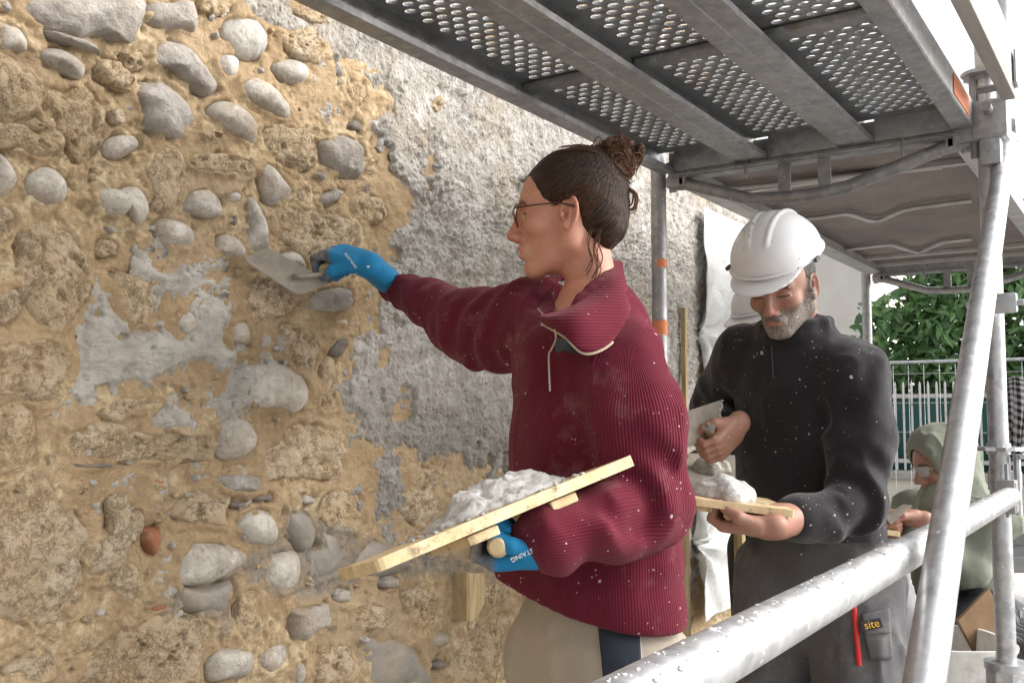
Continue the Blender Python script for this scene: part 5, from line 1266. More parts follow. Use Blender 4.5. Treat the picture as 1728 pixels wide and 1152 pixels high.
inner = [P(1034, 440, 1.80), P(1018, 462, 1.70), P(994, 492, 1.655), P(965, 515, 1.63), P(935, 528, 1.62), P(914, 533, 1.63)]
fold_ = [P(1050, 442, 1.80), P(1044, 474, 1.66), P(1014, 512, 1.585), P(976, 530, 1.545), P(940, 538, 1.555), P(910, 537, 1.615)]
outer = [P(1050, 464, 1.80), P(1062, 522, 1.61), P(1034, 576, 1.53), P(988, 596, 1.505), P(950, 566, 1.53), P(914, 545, 1.60)]
co, rows_ = loft([inner, fold_, outer], 'collar', M_SWEAT, sw)
w = MB(); w.tube([p+np.array([0, 0, -.001]) for p in rows_[2][14:]], .0022, 6); w.build('zip_tape', M_TAPE, co, True)
inner = [P(1020, 444, 1.84), P(985, 452, 1.86), P(948, 470, 1.85), P(934, 500, 1.78), P(940, 528, 1.69)]
fold_ = [P(1024, 440, 1.85), P(970, 452, 1.90), P(925, 468, 1.88), P(910, 500, 1.80), P(925, 528, 1.69)]
outer = [P(1026, 455, 1.86), P(975, 470, 1.92), P(915, 478, 1.90), P(895, 503, 1.83), P(918, 532, 1.68)]
co2, rows_ = loft([inner, fold_, outer], 'collar', M_SWEAT, sw)
w = MB(); w.tube(rows_[2][14:], .0022, 6); w.build('zip_tape', M_TAPE, co2, True)
zp = spline([P(936, 556, 1.545), P(938, 572, 1.54), P(930, 590, 1.545), P(926, 602, 1.55), P(928, 660, 1.545)], 6)
w = MB(); w.tube(zp, .0015, 6); w.build('zip_tape', M_TAPE, sw, True)
w = MB(); w.prism([P(x, y, 1.515) for x, y in ((940, 570), (953, 572), (966, 584), (976, 598), (964, 596), (952, 590), (940, 596), (936, 584))], cF*0, cF*.01); w.build('lining', M_LIN, sw)
# --- trousers with navy pocket panel
tv = Vol((feet[0]-.32, feet[1]-.32, .02), (feet[0]+.32, feet[1]+.32, 1.05), .0095)
tv.cap(P(1003, 985, 1.66), hipc-np.array([0, 0, .06]), .120, .150, .03, ft, .72); lg = legs(tv, (.100, .085, .072), .035)
tv.disp(lambda p: .007*fbm3(p, 11, 3, 21)-.010*np.clip(1-2*np.abs(fbm3(p*np.array([1, 1, .6]), 9, 2, 23)), 0, 1)**3); tv.half((0, 0, -1), -.06, .004)
TV, TF = tv.mesh(); to = mesh_obj('trousers', TV, TF, M_BEIGE, wm, True)
def surf_patch(pxs, d0, thick, name, mat, parent, n=14, target=None, sub=10):
    "a patch of cloth following `target`, outlined in view pixels"
    from mathutils.bvhtree import BVHTree
    bt = BVHTree.FromPolygons([Vector(map(float, p)) for p in target[0]], [tuple(map(int, f)) for f in target[1]])
    (a, b, c, d) = [np.array(q, float) for q in pxs]; V = []
    for i in range(n+1):
        for j in range(n+1):
            q = (a*(1-i/n)+b*i/n)*(1-j/n)+(d*(1-i/n)+c*i/n)*j/n
            r = cF+cR*(q[0]-864)/FPX+cU*(576-q[1])/FPX; h = bt.ray_cast(Vector(CAM), Vector(r).normalized())
            p = np.array(h[0]) if h[0] is not None else P(q[0], q[1], d0)
            V.append(p-unit(r)*thick)
    F = [(i*(n+1)+j, (i+1)*(n+1)+j, (i+1)*(n+1)+j+1, i*(n+1)+j+1) for i in range(n) for j in range(n)]
    o = mesh_obj(name, V, F, mat, parent, True); md = o.modifiers.new('thick', 'SOLIDIFY'); md.thickness = thick*1.2; md.offset = -1; return o, V
pp, PVv = surf_patch([(1010, 1052), (1078, 1052), (1086, 1190), (1024, 1190)], 1.55, .003, 'pocket_panel', M_NAVY, to, target=(TV, TF))
M_PIPE = NT('white_piping').bsdf((.62, .61, .59), .8)
for rowi in (0, 14):
    w = MB(); w.tube([PVv[rowi*15+j] for j in range(15)], .0016, 5); w.build('piping', M_PIPE, pp, True)
for (hp, kn, an), s in zip(lg, (1, -1)):
    sv2 = Vol(an+np.array([-.22, -.22, -.12]), an+np.array([.22, .22, .06]), .008); b_ = np.array([an[0], an[1], .045]); sv2.cap(b_-ft*.05, b_+ft*.15, .045, .042, .02, (0, 0, 1), .9); sv2.half((0, 0, -1), -.002, .004)
    V, F = sv2.mesh(); mesh_obj('shoe', V, F, m_cloth('shoe_leather', (.05, .04, .03), (.09, .07, .05)) if s == 1 else bpy.data.materials['shoe_leather'], wm, True)
# --- trowel at the wall and the hand that holds it
c1, c2, c3, c4 = onY(408, 437, 1.557), onY(450, 417, 1.535), onY(560, 477, 1.495), onY(503, 499, 1.520)
t = NT('wet_trowel_steel'); c = t.ramp(t.noise(30, 6, .65), [(.3, (.19, .165, .13)), (.6, (.26, .23, .185)), (.8, (.34, .305, .26))]); M_TROW = t.bsdf(c, .6, .0, nrm=t.bump(t.noise(60, 5), .2, .004))
tw = empty('trowel', tuple((c1+c3)/2)); tag(tw, 'mortar-smeared plastering trowel held flat against the wall by the blue glove', 'trowel')
bn = unit(np.cross(c2-c1, c3-c2)); bn = bn if bn@(CAM-c1) > 0 else -bn
def quad_plate(cs, th, nrm_, rnd=.12):
    n_ = len(cs); pts = []
    for i in range(n_):
        a, b, c_ = np.array(cs[i-1]), np.array(cs[i]), np.array(cs[(i+1) % n_]); u, v_ = b+(a-b)*rnd, b+(c_-b)*rnd
        for s in np.linspace(0, 1, 5): pts.append((1-s)**2*u+2*s*(1-s)*b+s*s*v_)
    w = MB(); w.prism(pts, nrm_*0, nrm_*th); return w
quad_plate([c1, c2, c3, c4], .002, bn, .16).build('blade', M_TROW, tw)
ba = unit((c2-c3)+(c1-c4)*.6); bm_ = (c2+c3+c4)/3; gc = P(570, 447, 2.135)
M_HANDLE = M_PINE; ga = cam_dir(-.45, -.8, -.35); w = MB(); w.tube([gc-ga*.055, gc+ga*.05], [.0135, .0125], 14); w.build('handle', M_HANDLE, tw, True)
w = MB(); w.tube(spline([gc+ga*.05, gc+ga*.062-np.array([0, 0, .006]), bm_+bn*.025-cR*.01, bm_+bn*.002-cR*.012], 5), .005, 8); w.build('tang', M_TROW, tw, True)
gv = Vol(gc-.13, gc+.17, .0024); wt = P(660, 478, 2.245); wr = unit(wt-gc); hn = cam_dir(.1, -.3, .95)
ga = cam_dir(-.45, -.8, -.35); fist(gv, gc, ga, cam_dir(.93, -.1, -.16), hn, .98, .0135, wt, .031); GV, GF = gv.mesh()
q = GV-gc; greym = sstep(.006, -.012, q@cam_dir(.93, -.1, -.16)+.20*(q@hn))
greym = np.clip(greym*(.8+.5*fbm3(GV, 60, 2, 2)), 0, 1)
keep = ((GV-P(652, 474, 2.24))@wr < .004)[GF].all(1); glo1 = mesh_obj('glove', GV, GF[keep], M_GLOVE, wm, True, attrs={'grey': greym})
# --- hawk with mortar, and the hand under it
hr, hl = P(1068, 766, 1.452), P(631, 945, 1.25); hA = unit(hl-hr); mid = (hr+hl)/2; pn = unit(np.cross(hr-CAM, hl-CAM)); pn = pn if pn[2] > 0 else -pn
hB = unit(np.cross(hA, pn)); hB = hB if hB@cF > 0 else -hB
pn = unit(pn-hB*.035); hB = unit(np.cross(pn, hA)); hB = hB if hB@cF > 0 else -hB
t = NT('pale_plywood_hawk'); g = t.noise(20, 6, .6, t.scale(t.obj(), (1, 1, 1)))
c = t.ramp(g, [(.3, (.50, .36, .19)), (.55, (.64, .50, .29)), (.75, (.72, .60, .40))]); c = t.mix(t.ramp(t.noise(26, 7, .74), [(.54, 0.0), (.64, .85)]), c, (.17, .125, .075)); c = t.mix(t.ramp(t.noise(9, 5), [(.56, 0.0), (.7, .6)]), c, (.46, .43, .38))
M_HAWK = t.bsdf(c, .75, nrm=t.bump(t.noise(50, 6), .3, .004))
hk = empty('hawk', tuple(mid)); tag(hk, 'tilted pale wooden hawk loaded with lime mortar in the woman\'s blue glove', 'hawk')
L = np.linalg.norm(hl-hr)
w = quad_plate([hr, hl, hl+hB*.20, hr+hB*.20], -.0165, pn, .05); w.build('board', M_HAWK, hk)
for (f_, ww) in ((.30, .045), (.62, .05)):
    c_ = hr+(hl-hr)*f_+hB*.10-pn*.026; w = MB(); w.box(c_, (ww, .17, .014), [hA, hB, pn], .003); w.build('cleat', M_HAWK, hk)
gc2 = P(850, 914, 1.425); ax2 = cam_dir(-.20, -.97, -.02); w = MB(); w.tube([gc2-ax2*.05, gc2+ax2*.040, gc2+ax2*.048], [.0155, .0165, .011], 16); w.build('handle', M_HAWK, hk, True)
for s in (-.04, .02): 
    w = MB(); c_ = gc2+ax2*s*.6; w.tube([c_, c_+pn*.05], .008, 8); w.build('handle_post', M_HAWK, hk, True)
def mortar_pile(cen, ax_, rad, hgt, seed, h=.0035, lump=.012):
    R_ = max(rad)+.03; v = Vol(-np.array([R_, R_, .02]), np.array([R_, R_, hgt+.03]), h); r = np.random.default_rng(seed)
    v.ell((0, 0, 0), (*rad, hgt), .01)
    for k in range(16): 
        a, q = r.uniform(0, 6.28), r.uniform(0, .8); v.ell((rad[0]*q*math.cos(a), rad[1]*q*math.sin(a), hgt*.6*(1-q)), (r.uniform(.012, .03),)*3, .012)
    v.disp(lambda p: lump*.55*fbm3(p, 45, 4, seed, .62)); v.half((0, 0, -1), .001, .002); V, F = v.mesh()
    return cen+V@np.array(ax_), F
M_PILE = NT('lime_mortar_pile'); t = M_PILE; c = t.ramp(t.noise(60, 6, .65), [(.32, (.33, .315, .295)), (.5, (.50, .485, .465)), (.68, (.62, .61, .595))]); M_PILE = t.bsdf(c, .85, nrm=t.bump(t.noise(170, 6, .7), .7, .004), spec=.3)
V, F = mortar_pile(hr+(hl-hr)*.45+hB*.11+pn*.000, [hA, hB, pn], (.118, .070), .024, 4, .003, .017); po_ = mesh_obj('mortar_heap', V, F, M_PILE, None, True, origin=tuple(hr+(hl-hr)*.45+hB*.11)); tag(po_, 'crumbly pale mortar heap on the woman\'s tilted hawk', 'mortar')
w = MB(); r_ = np.random.default_rng(2)
for k in range(70):
    c_ = hr+(hl-hr)*r_.uniform(.12, .8)+hB*r_.uniform(.005, .19); w.add(*lump(c_+pn*.001, r_.uniform(.0015, .006), r_))
o = w.build('mortar_crumb', M_PILE, hk, True); o['kind'] = 'stuff'
gv = Vol(gc2-.15, gc2+.17, .0026); wt = P(958, 896, 1.435); w2 = unit(wt-gc2); fist(gv, gc2-ax2*.010, ax2, cam_dir(.97, -.10, .12), (0, 0, -1), .92, .016, wt, .031); V, F = gv.mesh()
keep = ((V-P(945, 897, 1.43))@w2 < .006)[F].all(1); q = V-gc2
gm = np.clip(sstep(-.012, -.03, q@w2)*(.85+.4*fbm3(V, 60, 2, 2)), 0, 1); glo = mesh_obj('glove', V, F[keep], M_GLOVE, wm, True, attrs={'grey': gm})
# lettering on the gloves
def text_mesh(txt, org, xdir, ydir, size, mat, parent, name='lettering', depth=.0004):
    cu = bpy.data.curves.new(name, 'FONT'); cu.body = txt; cu.size = 1.0; cu.align_x = 'CENTER'; cu.align_y = 'CENTER'; cu.extrude = depth/size; cu.resolution_u = 3
    ob = bpy.data.objects.new(name, cu); COL.objects.link(ob); dg = bpy.context.evaluated_depsgraph_get(); me = bpy.data.meshes.new_from_object(ob.evaluated_get(dg)); bpy.data.objects.remove(ob)
    x, y = unit(xdir), unit(np.array(ydir)-unit(xdir)*(np.array(ydir)@unit(xdir))); z = np.cross(x, y)
    V = np.array([v.co[:] for v in me.vertices])*size; F = [tuple(p.vertices) for p in me.polygons]; bpy.data.meshes.remove(me)
    return mesh_obj(name, np.array(org)+V[:, :1]*x+V[:, 1:2]*y+V[:, 2:]*z, F, mat, parent, False)
M_WHITE = NT('white_print').bsdf((.75, .77, .78), .7)
from mathutils.bvhtree import BVHTree
def on_surface(V, F, px, py, back=.0008):
    bt = BVHTree.FromPolygons([Vector(map(float, p)) for p in V], [tuple(map(int, f)) for f in F]); r = unit(cF+cR*(px-864)/FPX+cU*(576-py)/FPX)
    h = bt.ray_cast(Vector(CAM), Vector(r))
    return (np.array(h[0])-r*back, np.array(h[1])) if h[0] is not None else (None, None)
p_, n_ = on_surface(V, F[keep], 888, 932)
if p_ is not None:
    xd = unit(P(903, 926, 1.4)-P(880, 937, 1.4)); text_mesh('ROSTAING', p_+n_*.001, -xd, -np.cross(n_, xd)*(1 if np.cross(n_, xd)[2] > 0 else -1), .010, M_WHITE, glo)
p_, n_ = on_surface(GV, GF, 592, 440)
if p_ is not None: text_mesh('ROSTAING', p_+n_*.001, unit(cR*.6-cU*.8), cR*.8+cU*.6, .008, M_WHITE, glo1)
# ================================================================== man in the white hard hat
M_FLEECE = m_cloth('black_fleece', (.013, .0115, .0135), (.024, .021, .025), 600, .16, (.10, .095, .105), .22, [(55, .26, (.42, .41, .40), 1.1, .30), (130, .34, (.30, .29, .30), 3.3, .40), (20, .14, (.45, .44, .43), 7.3, .26)])
M_GREYW = m_cloth('charcoal_work_trousers', (.075, .074, .077), (.125, .123, .126), 500, .6, (.24, .235, .23), .1, [(40, .2, (.40, .39, .38), 2.1, .35)])
M_GREYL = m_cloth('backlit_work_cloth', (.20, .20, .205), (.28, .28, .285), 500, .4, (.36, .36, .36))
M_SKINM = skin_mat('skin_worker_b', (.37, .225, .165), (.38, .155, .11), (.035, .026, .022), spk=.30)
def helmet_vol(h=.0032):
    v = Vol((-.17, -.145, -.02), (.205, .145, .20), h)
    v.ell((-.006, 0, .048), (.134, .110, .114), .01); v.ell((-.006, 0, .050), (.139, .116, .100), .006)
    for y in (-.030, .030):
        pts = [(-.006+.131*math.cos(a), y*(1-.25*math.cos(a)), .048+.112*math.sin(a)*math.sqrt(1-(y/.11)**2)) for a in np.linspace(.65, 2.5, 25)]
        for i in range(24): v.cap(pts[i], pts[i+1], .0036, None, .008)
    v.half((.10, 0, -1), -.034, .004)
    v.ell((-.006, 0, .040), (.149, .124, .0075), .006)
    v.ell((.082, 0, .033), (.108, .094, .0075), .007, [unit((1, 0, -.16)), (0, 1, 0), unit((.16, 0, 1))])
    v.ell((-.006, 0, .030), (.124, .101, .108), .004, mode='s'); return v
t = NT('white_hard_hat_shell'); c = t.mix(t.ramp(t.noise(9, 5), [(.5, 0.0), (.75, .35)]), (.76, .765, .77), (.62, .60, .57)); c, m = specks(t, 36, .25, c, (.16, .15, .14), .9, .30); c, m2 = specks(t, 90, .3, c, (.28, .26, .24), 3.9, .25)
M_HELM = t.bsdf(c, .32, nrm=t.bump(t.math('ADD', m, m2), .4, .002), spec=.5)
M_STRAP = NT('grey_harness').bsdf((.07, .07, .075), .6)
HELM = helmet_vol().mesh()
def put_helmet(O, A, label, S=1.0, tilt=0.0, up=0.0):
    O = O+up*A[2]
    ct, st = math.cos(tilt), math.sin(tilt); T = np.array([[ct, 0, -st], [0, 1, 0], [st, 0, ct]])
    V = O+S*((HELM[0]@T)@A); he = empty('hard_hat', tuple(O+S*np.array([0, 0, .05])@A)); tag(he, label, 'hard hat', 'white hard hats')
    mesh_obj('shell', V, HELM[1], M_HELM, he)
    w = MB(); w.tube([O+S*(np.array(q)@T)@A for q in ((-.118, .055, .022), (-.137, .03, .012), (-.146, 0, .008), (-.137, -.03, .012), (-.118, -.055, .022))], .011, 8); w.build('harness_strap', M_STRAP, he, True)
    w = MB(); w.tube([O+S*(np.array(q)@T)@A for q in ((-.140, .012, .010), (-.162, .014, .012))], .016, 12); w.build('ratchet_knob', M_STRAP, he, True)
    for sg in (1, -1):
        w = MB(); w.box(O+S*(np.array([.035, sg*.121, .040])@T)@A, (.026, .008, .010), A, .002); w.build('side_slot', M_STRAP, he)
    return he
mfeet = P(1385, 960, 2.52); mn = empty('person', (mfeet[0], mfeet[1], 0)); tag(mn, 'bearded man in black fleece and white hard hat looking down at his hawk', 'person')
MO = P(1320, 484, 2.42); MA = frame(cam_dir(-.55, -.72, -.43)); mft = cam_dir(-.6, -.8, 0); mlt = np.cross((0, 0, 1), mft)
hv = head_vol(.0027, True); MV, MF = hv.mesh(); fp_ = face_paint(MV, True, True); mw = MO+MV@MA
mls, mrs = P(1440, 635, 2.36), P(1250, 605, 2.58); mle, mre = P(1468, 850, 2.30), P(1203, 692, 2.78); mlw, mrw = P(1290, 882, 2.16), P(1224, 733, 2.47)
mch = P(1352, 690, 2.47); mhp = P(1378, 960, 2.53); mnb = P(1345, 575, 2.47)
bv = Vol((mfeet[0]-.5, mfeet[1]-.5, -.02), (mfeet[0]+.5, mfeet[1]+.5, 1.62), .015)
bv.cap(mhp, mch, .11, .11, .04, mft, .75).cap(mch, mnb, .09, .06, .05).cap(mls, mrs, .045, .045, .04)
bv.cap(mls, mle, .045, .038, .03).cap(mle, mlw, .038, .030, .03).cap(mrs, mre, .045, .038, .03).cap(mre, mrw, .038, .029, .03)
def mlegs(v, rr, k=.03):
    out = []
    for s, sgn in ((.095, 1), (-.095, -1)):
        hp = mhp+mlt*s-np.array([0, 0, .03]); kn = np.array([hp[0], hp[1], .47])+mft*.07*(1 if sgn > 0 else .2)+mlt*sgn*.03; an = np.array([kn[0], kn[1], .09])-mft*.05
        v.cap(hp, kn, rr[0], rr[1], k); v.cap(kn, an, rr[1], rr[2], k); out.append((hp, kn, an))
    return out
mlegs(bv, (.085, .06, .04)); BV, BF = bv.mesh()
# bare left hand and forearm under the hawk, bare right hand on the trowel
gL = P(1238, 866, 2.11); aL = cam_dir(-.45, -.88, .03)
hvL = Vol(gL-.14, gL+np.array([.24, .20, .14]), .0028); fist(hvL, gL, aL, cam_dir(.97, -.10, -.03), (0, 0, -1), 1.0, .013, P(1312, 881, 2.14), .031); hvL.cap(P(1292, 880, 2.12), P(1352, 874, 2.185), .033, .038, .030); LV, LF = hvL.mesh()
gR = P(1204, 745, 2.40); aR = cam_dir(-.35, -.6, .72); hvR = Vol(gR-.13, gR+np.array([.15, .17, .15]), .0028); fist(hvR, gR, aR, cam_dir(.75, .6, .15), cam_dir(.5, -.7, -.5), .95, .0125, P(1224, 733, 2.49), .030); RV, RF = hvR.mesh()
Vb, Fb = join_meshes([(mw, MF), (BV, BF), (LV, LF), (RV, RF)])
z3 = lambda V, r=.0: np.stack([np.full(len(V), r), np.zeros(len(V)), np.zeros(len(V))], 1)
mesh_obj('body', Vb, Fb, M_SKINM, mn, True, attrs={'face': np.concatenate([fp_, z3(BV), z3(LV, .25), z3(RV, .35)])})
v = Vol((-.12, -.10, -.11), (.05, .10, .06), .0035); v.ell((-.017, 0, .030), (.0975, .0775, .087), .01); v.cap((-.055, .0, -.03), (-.06, 0, -.075), .052, .045, .02)
FM = np.array([(.3, .09), (.02, .09), (.02, .022), (.0, .018), (-.022, .0), (-.024, -.045), (-.05, -.085), (-.05, -.3), (.3, -.3)]); xx, zz = np.meshgrid(v.ax[0], v.ax[2], indexing='ij')
v.D = smax(v.D, poly_sd(xx.ravel(), zz.ravel(), FM).reshape(xx.shape)[:, None, :], .004)
hair_piece(v, MO, MA, mn, (0, 0, 1), m_hair('short_grey_hair', (.03, .027, .025), (.12, .11, .10)), 'hair', 30)
put_helmet(MO, MA, 'scuffed white hard hat on the bearded man in black', .93, .10, .040)
# fleece
lo = np.array([mfeet[0]-.52, mfeet[1]-.46, .88]); hi = np.array([mfeet[0]+.46, mfeet[1]+.52, 1.60]); fv = Vol(lo, hi, .0065); fa = Vol(lo, hi, .0065)
fv.cap(P(1374, 925, 2.50), P(1364, 800, 2.48), .180, .178, .03, mft, .76).cap(P(1364, 800, 2.48), P(1350, 660, 2.48), .178, .164, .03, mft, .70)
fv.cap(mls-mlt*.015, mrs+mlt*.02, .082, .075, .05).cap(P(1350, 640, 2.48), mnb, .135, .078, .05, mft, .85)
fv.cap(mls, P(1452, 720, 2.33), .078, .074, .035).cap(mrs, P(1225, 650, 2.68), .078, .068, .035)
fa.cap(mls, P(1455, 740, 2.315), .078, .073, .03).cap(P(1455, 740, 2.315), P(1448, 845, 2.285), .073, .066, .03).cap(P(1448, 845, 2.285), P(1396, 868, 2.225), .064, .056, .025).cap(P(1396, 868, 2.225), P(1350, 874, 2.19), .056, .052, .010)
fa.cap(mrs, P(1205, 688, 2.77), .076, .064, .03).cap(P(1205, 688, 2.77), P(1222, 722, 2.58), .062, .048, .03)
# stand collar
for k in range(15):
    a = 2*math.pi*k/15; b = 2*math.pi*(k+1)/15; cc = MO+np.array([-.040, 0, -.118])@MA; e1, e2 = mft, mlt
    r_ = lambda q: cc+.078*(math.cos(q)*e1+math.sin(q)*e2)+np.array([0, 0, -.012*math.cos(q)])
    if not (k in (0, 14)): fv.cap(r_(a), r_(b), .013, None, .012)
    fv.cap(r_(a)-np.array([0, 0, .03]), r_(b)-np.array([0, 0, .03]), .016, None, .02)
fv.merge(fa, .008)
def mfold(p):
    wv = p+.03*np.stack([fbm3(p, 6, 2, 14), fbm3(p, 6, 2, 15), fbm3(p, 6, 2, 16)], 1); rid = 1-2*np.abs(fbm3(wv*np.array([1, 1, .6]), 8, 2, 47))
    d = .007*fbm3(p, 8, 3, 41)+.0035*fbm3(p, 22, 2, 42)-.008*np.clip(rid, 0, 1)**3
    e = P(1405, 820, 2.24); q = p-e; r = np.linalg.norm(q, axis=1); an = np.arctan2(q@cU, q@cR); d += -.008*np.exp(-((r-.10)/.06)**2)*np.sin(r*80+an*1.2+2*np.sin(an*2))*np.clip(.4+np.cos(an+.6), 0, 1)
    q = p-P(1330, 800, 2.33); d += .007*np.exp(-(np.linalg.norm(q, axis=1)/.2)**2)*np.sin(q@cR*38+q@cU*22)
    q = p-P(1430, 640, 2.3); d += .005*np.exp(-(np.linalg.norm(q, axis=1)/.13)**2)*np.sin(q@cR*60-q@cU*30); return d
fv.disp(mfold); zb = P(1380, 918, 2.33)[2]; fv.half((0, 0, -1), -zb, .008); FV, FF = fv.mesh(); fl = mesh_obj('fleece', FV, FF, M_FLEECE, mn, True)
M_ZIP = NT('zip_black').bsdf((.03, .03, .034), .35, .3); w = MB(); zq = []
for y in range(583, 640, 6):
    p_, n_ = on_surface(FV, FF, 1302+(y-583)*.05, y, .001)
    if p_ is not None: zq.append(p_)
if len(zq) > 2: w.tube(zq, .0026, 6); w.build('zip', M_ZIP, fl, True)
# cuff band on the left sleeve, bunched
# trousers
tv = Vol((mfeet[0]-.42, mfeet[1]-.42, .02), (mfeet[0]+.42, mfeet[1]+.42, 1.0), .0095)
tv.cap(P(1380, 915, 2.51), mhp-np.array([0, 0, .05]), .140, .165, .03, mft, .76); ml = mlegs(tv, (.120, .092, .078), .03)
tv.disp(lambda p: -.012*np.clip(1-2*np.abs(fbm3(p*np.array([1, 1, .7]), 9, 2, 53)), 0, 1)**3+.009*fbm3(p, 9, 3, 51)+.004*fbm3(p*np.array([1, 1, .5]), 30, 2, 52)); tv.half((0, 0, -1), -.06, .004); TV, TF = tv.mesh(); mt = mesh_obj('trousers', TV, TF, M_GREYW, mn, True)
pk, _ = surf_patch([(1452, 1040), (1500, 1028), (1505, 1110), (1468, 1112)], 2.4, .004, 'cargo_pocket', M_GREYW, mt, 10, (TV, TF))
pf_, _ = surf_patch([(1452, 1036), (1497, 1026), (1500, 1066), (1460, 1070)], 2.4, .008, 'pocket_flap', M_GREYW, mt, 10, (TV, TF))
p_, n_ = on_surface(TV, TF, 1471, 1053, .024)
M_YEL = NT('yellow_embroidery').bsdf((.72, .40, .05), .8); M_PATCH = NT('dark_patch').bsdf((.022, .022, .024), .8)
if p_ is not None:
    ex = unit(P(1490, 1049, 2.4)-P(1455, 1056, 2.4)); w = MB(); w.box(p_-unit(p_-CAM)*.000, (.048, .022, .0015), [ex, unit(np.cross(unit(CAM-p_), ex)), unit(CAM-p_)], .0); w.build('badge', M_PATCH, pf_)
    text_mesh('site', p_-unit(p_-CAM)*.0014, ex, np.cross(unit(CAM-p_), ex), .026, M_YEL, pf_)
for (hp, kn, an), s in zip(ml, (1, -1)):
    sv2 = Vol(an+np.array([-.24, -.24, -.12]), an+np.array([.24, .24, .06]), .009); b_ = np.array([an[0], an[1], .05]); sv2.cap(b_-mft*.05, b_+mft*.17, .050, .047, .02, (0, 0, 1), .9); sv2.half((0, 0, -1), -.002, .004)
    V, F = sv2.mesh(); mesh_obj('shoe', V, F, bpy.data.materials['shoe_leather'], mn, True)
# the trailing leg lit from behind, the light put into its paler grey
gv_ = Vol((mfeet[0]-.2, mfeet[1]-.5, .04), (mfeet[0]+.7, mfeet[1]+.4, .95), .009); ga_, gb_ = P(1486, 955, 2.70), P(1524, 1120, 2.64); gz_ = np.array([*(gb_+(gb_-ga_)*.5)[:2], .10])
gv_.cap(ga_, gb_, .060, .072, .02); gv_.cap(gb_, gz_, .070, .065, .03); gv_.disp(lambda p: .007*fbm3(p, 11, 3, 57)-.010*np.clip(1-2*np.abs(fbm3(p*np.array([1, 1, .7]), 10, 2, 58)), 0, 1)**3); V, F = gv_.mesh(); mesh_obj('trouser_leg', V, F, M_GREYL, mn, True)
# pencil
pq, _n = on_surface(TV, TF, 1446, 1078, .006); pt, _n2 = on_surface(TV, TF, 1441, 1024, .012); pq = pq if pq is not None else P(1446, 1078, 2.35); pt = pt if pt is not None else P(1441, 1024, 2.35)
pc = empty('pencil', tuple(pq)); tag(pc, 'red carpenter pencil standing in the grey trouser pocket', 'pencil'); dv = unit(pt-pq)
pt = pq+dv*np.linalg.norm(P(1441, 1026, 2.36)-P(1446, 1078, 2.36)); M_RED = NT('red_lacquer').bsdf((.55, .018, .015), .35)
w = MB(); w.tube([pq-dv*.06, pt], .0062, 8); w.build('shaft', M_RED, pc); w = MB(); w.tube([pt, pt+dv*.013], [.0060, .0018], 8); w.build('sharpened_tip', M_PINE, pc); w = MB(); w.tube([pt+dv*.013, pt+dv*.017], [.0018, .0006], 6); w.build('lead', M_STRAP, pc)
# his trowel
tr = empty('trowel', tuple(gR)); tag(tr, 'rectangular steel trowel upright in the man\'s bare hand', 'trowel')
bq = [P(1152, 696, 2.36), P(1219, 674, 2.42), P(1213, 736, 2.41), P(1153, 757, 2.35)]; bn2 = unit(np.cross(bq[1]-bq[0], bq[3]-bq[0])); bn2 = bn2 if bn2@(CAM-bq[0]) > 0 else -bn2
quad_plate(bq, .002, -bn2, .05).build('blade', M_TROW, tr)
w = MB(); w.tube([gR-aR*.055, gR+aR*.05], [.0125, .012], 12); w.build('handle', M_PINE, tr, True); w = MB(); w.tube(spline([gR+aR*.05, gR+aR*.06, (bq[1]+bq[2])/2*.7+(bq[0]+bq[3])/2*.3], 4), .0045, 8); w.build('tang', M_TROW, tr, True)
w = MB(); w.tube([gR+aR*.046, gR+aR*.056], .0150, 14); w.build('ferrule', M_GALV, tr, True)
w = MB(); r_ = np.random.default_rng(6)
for k in range(40): c_ = bq[1]+(bq[2]-bq[1])*r_.uniform(0, 1)-cR*r_.uniform(0, .006); w.add(*lump(c_+bn2*.001, r_.uniform(.002, .005), r_))
w.build('mortar_crumb', M_PILE, tr, True)['kind'] = 'stuff'
# his hawk
k0, k1 = P(1143, 836, 2.06), P(1342, 861, 2.06); kA = unit(k1-k0); kB = unit(np.cross((0, 0, 1), kA)); kB = kB if kB@cF > 0 else -kB; kB = unit(kB+np.array([0, 0, .03])); kn_ = unit(np.cross(kA, kB)); kn_ = kn_ if kn_[2] > 0 else -kn_
hm = empty('hawk', tuple((k0+k1)/2)); tag(hm, 'level pale wooden hawk with a small mortar mound in the man\'s bare hand', 'hawk')
quad_plate([k0, k1, k1+kB*.22, k0+kB*.22], -.016, kn_, .03).build('board', M_HAWK, hm)
for f_ in (.25, .75): w = MB(); w.box(k0+(k1-k0)*f_+kB*.11-kn_*.022, (.035, .19, .012), [kA, kB, kn_], .003); w.build('cleat', M_HAWK, hm)
w = MB(); w.tube([gL-aL*.06, gL+aL*.034], .0135, 14); w.build('handle', M_HAWK, hm, True)
for s in (-.05, .02): w = MB(); w.tube([gL+aL*s, gL+aL*s+np.array([0, 0, .045])], .007, 8); w.build('handle_post', M_HAWK, hm, True)
mc = k0+(k1-k0)*.45+kB*.09; V, F = mortar_pile(mc, [kA, kB, kn_], (.070, .060), .042, 9, .003, .011); mo2 = mesh_obj('mortar_heap', V, F, M_PILE, None, True, origin=tuple(mc)); tag(mo2, 'small wet mortar mound on the man\'s level hawk', 'mortar')
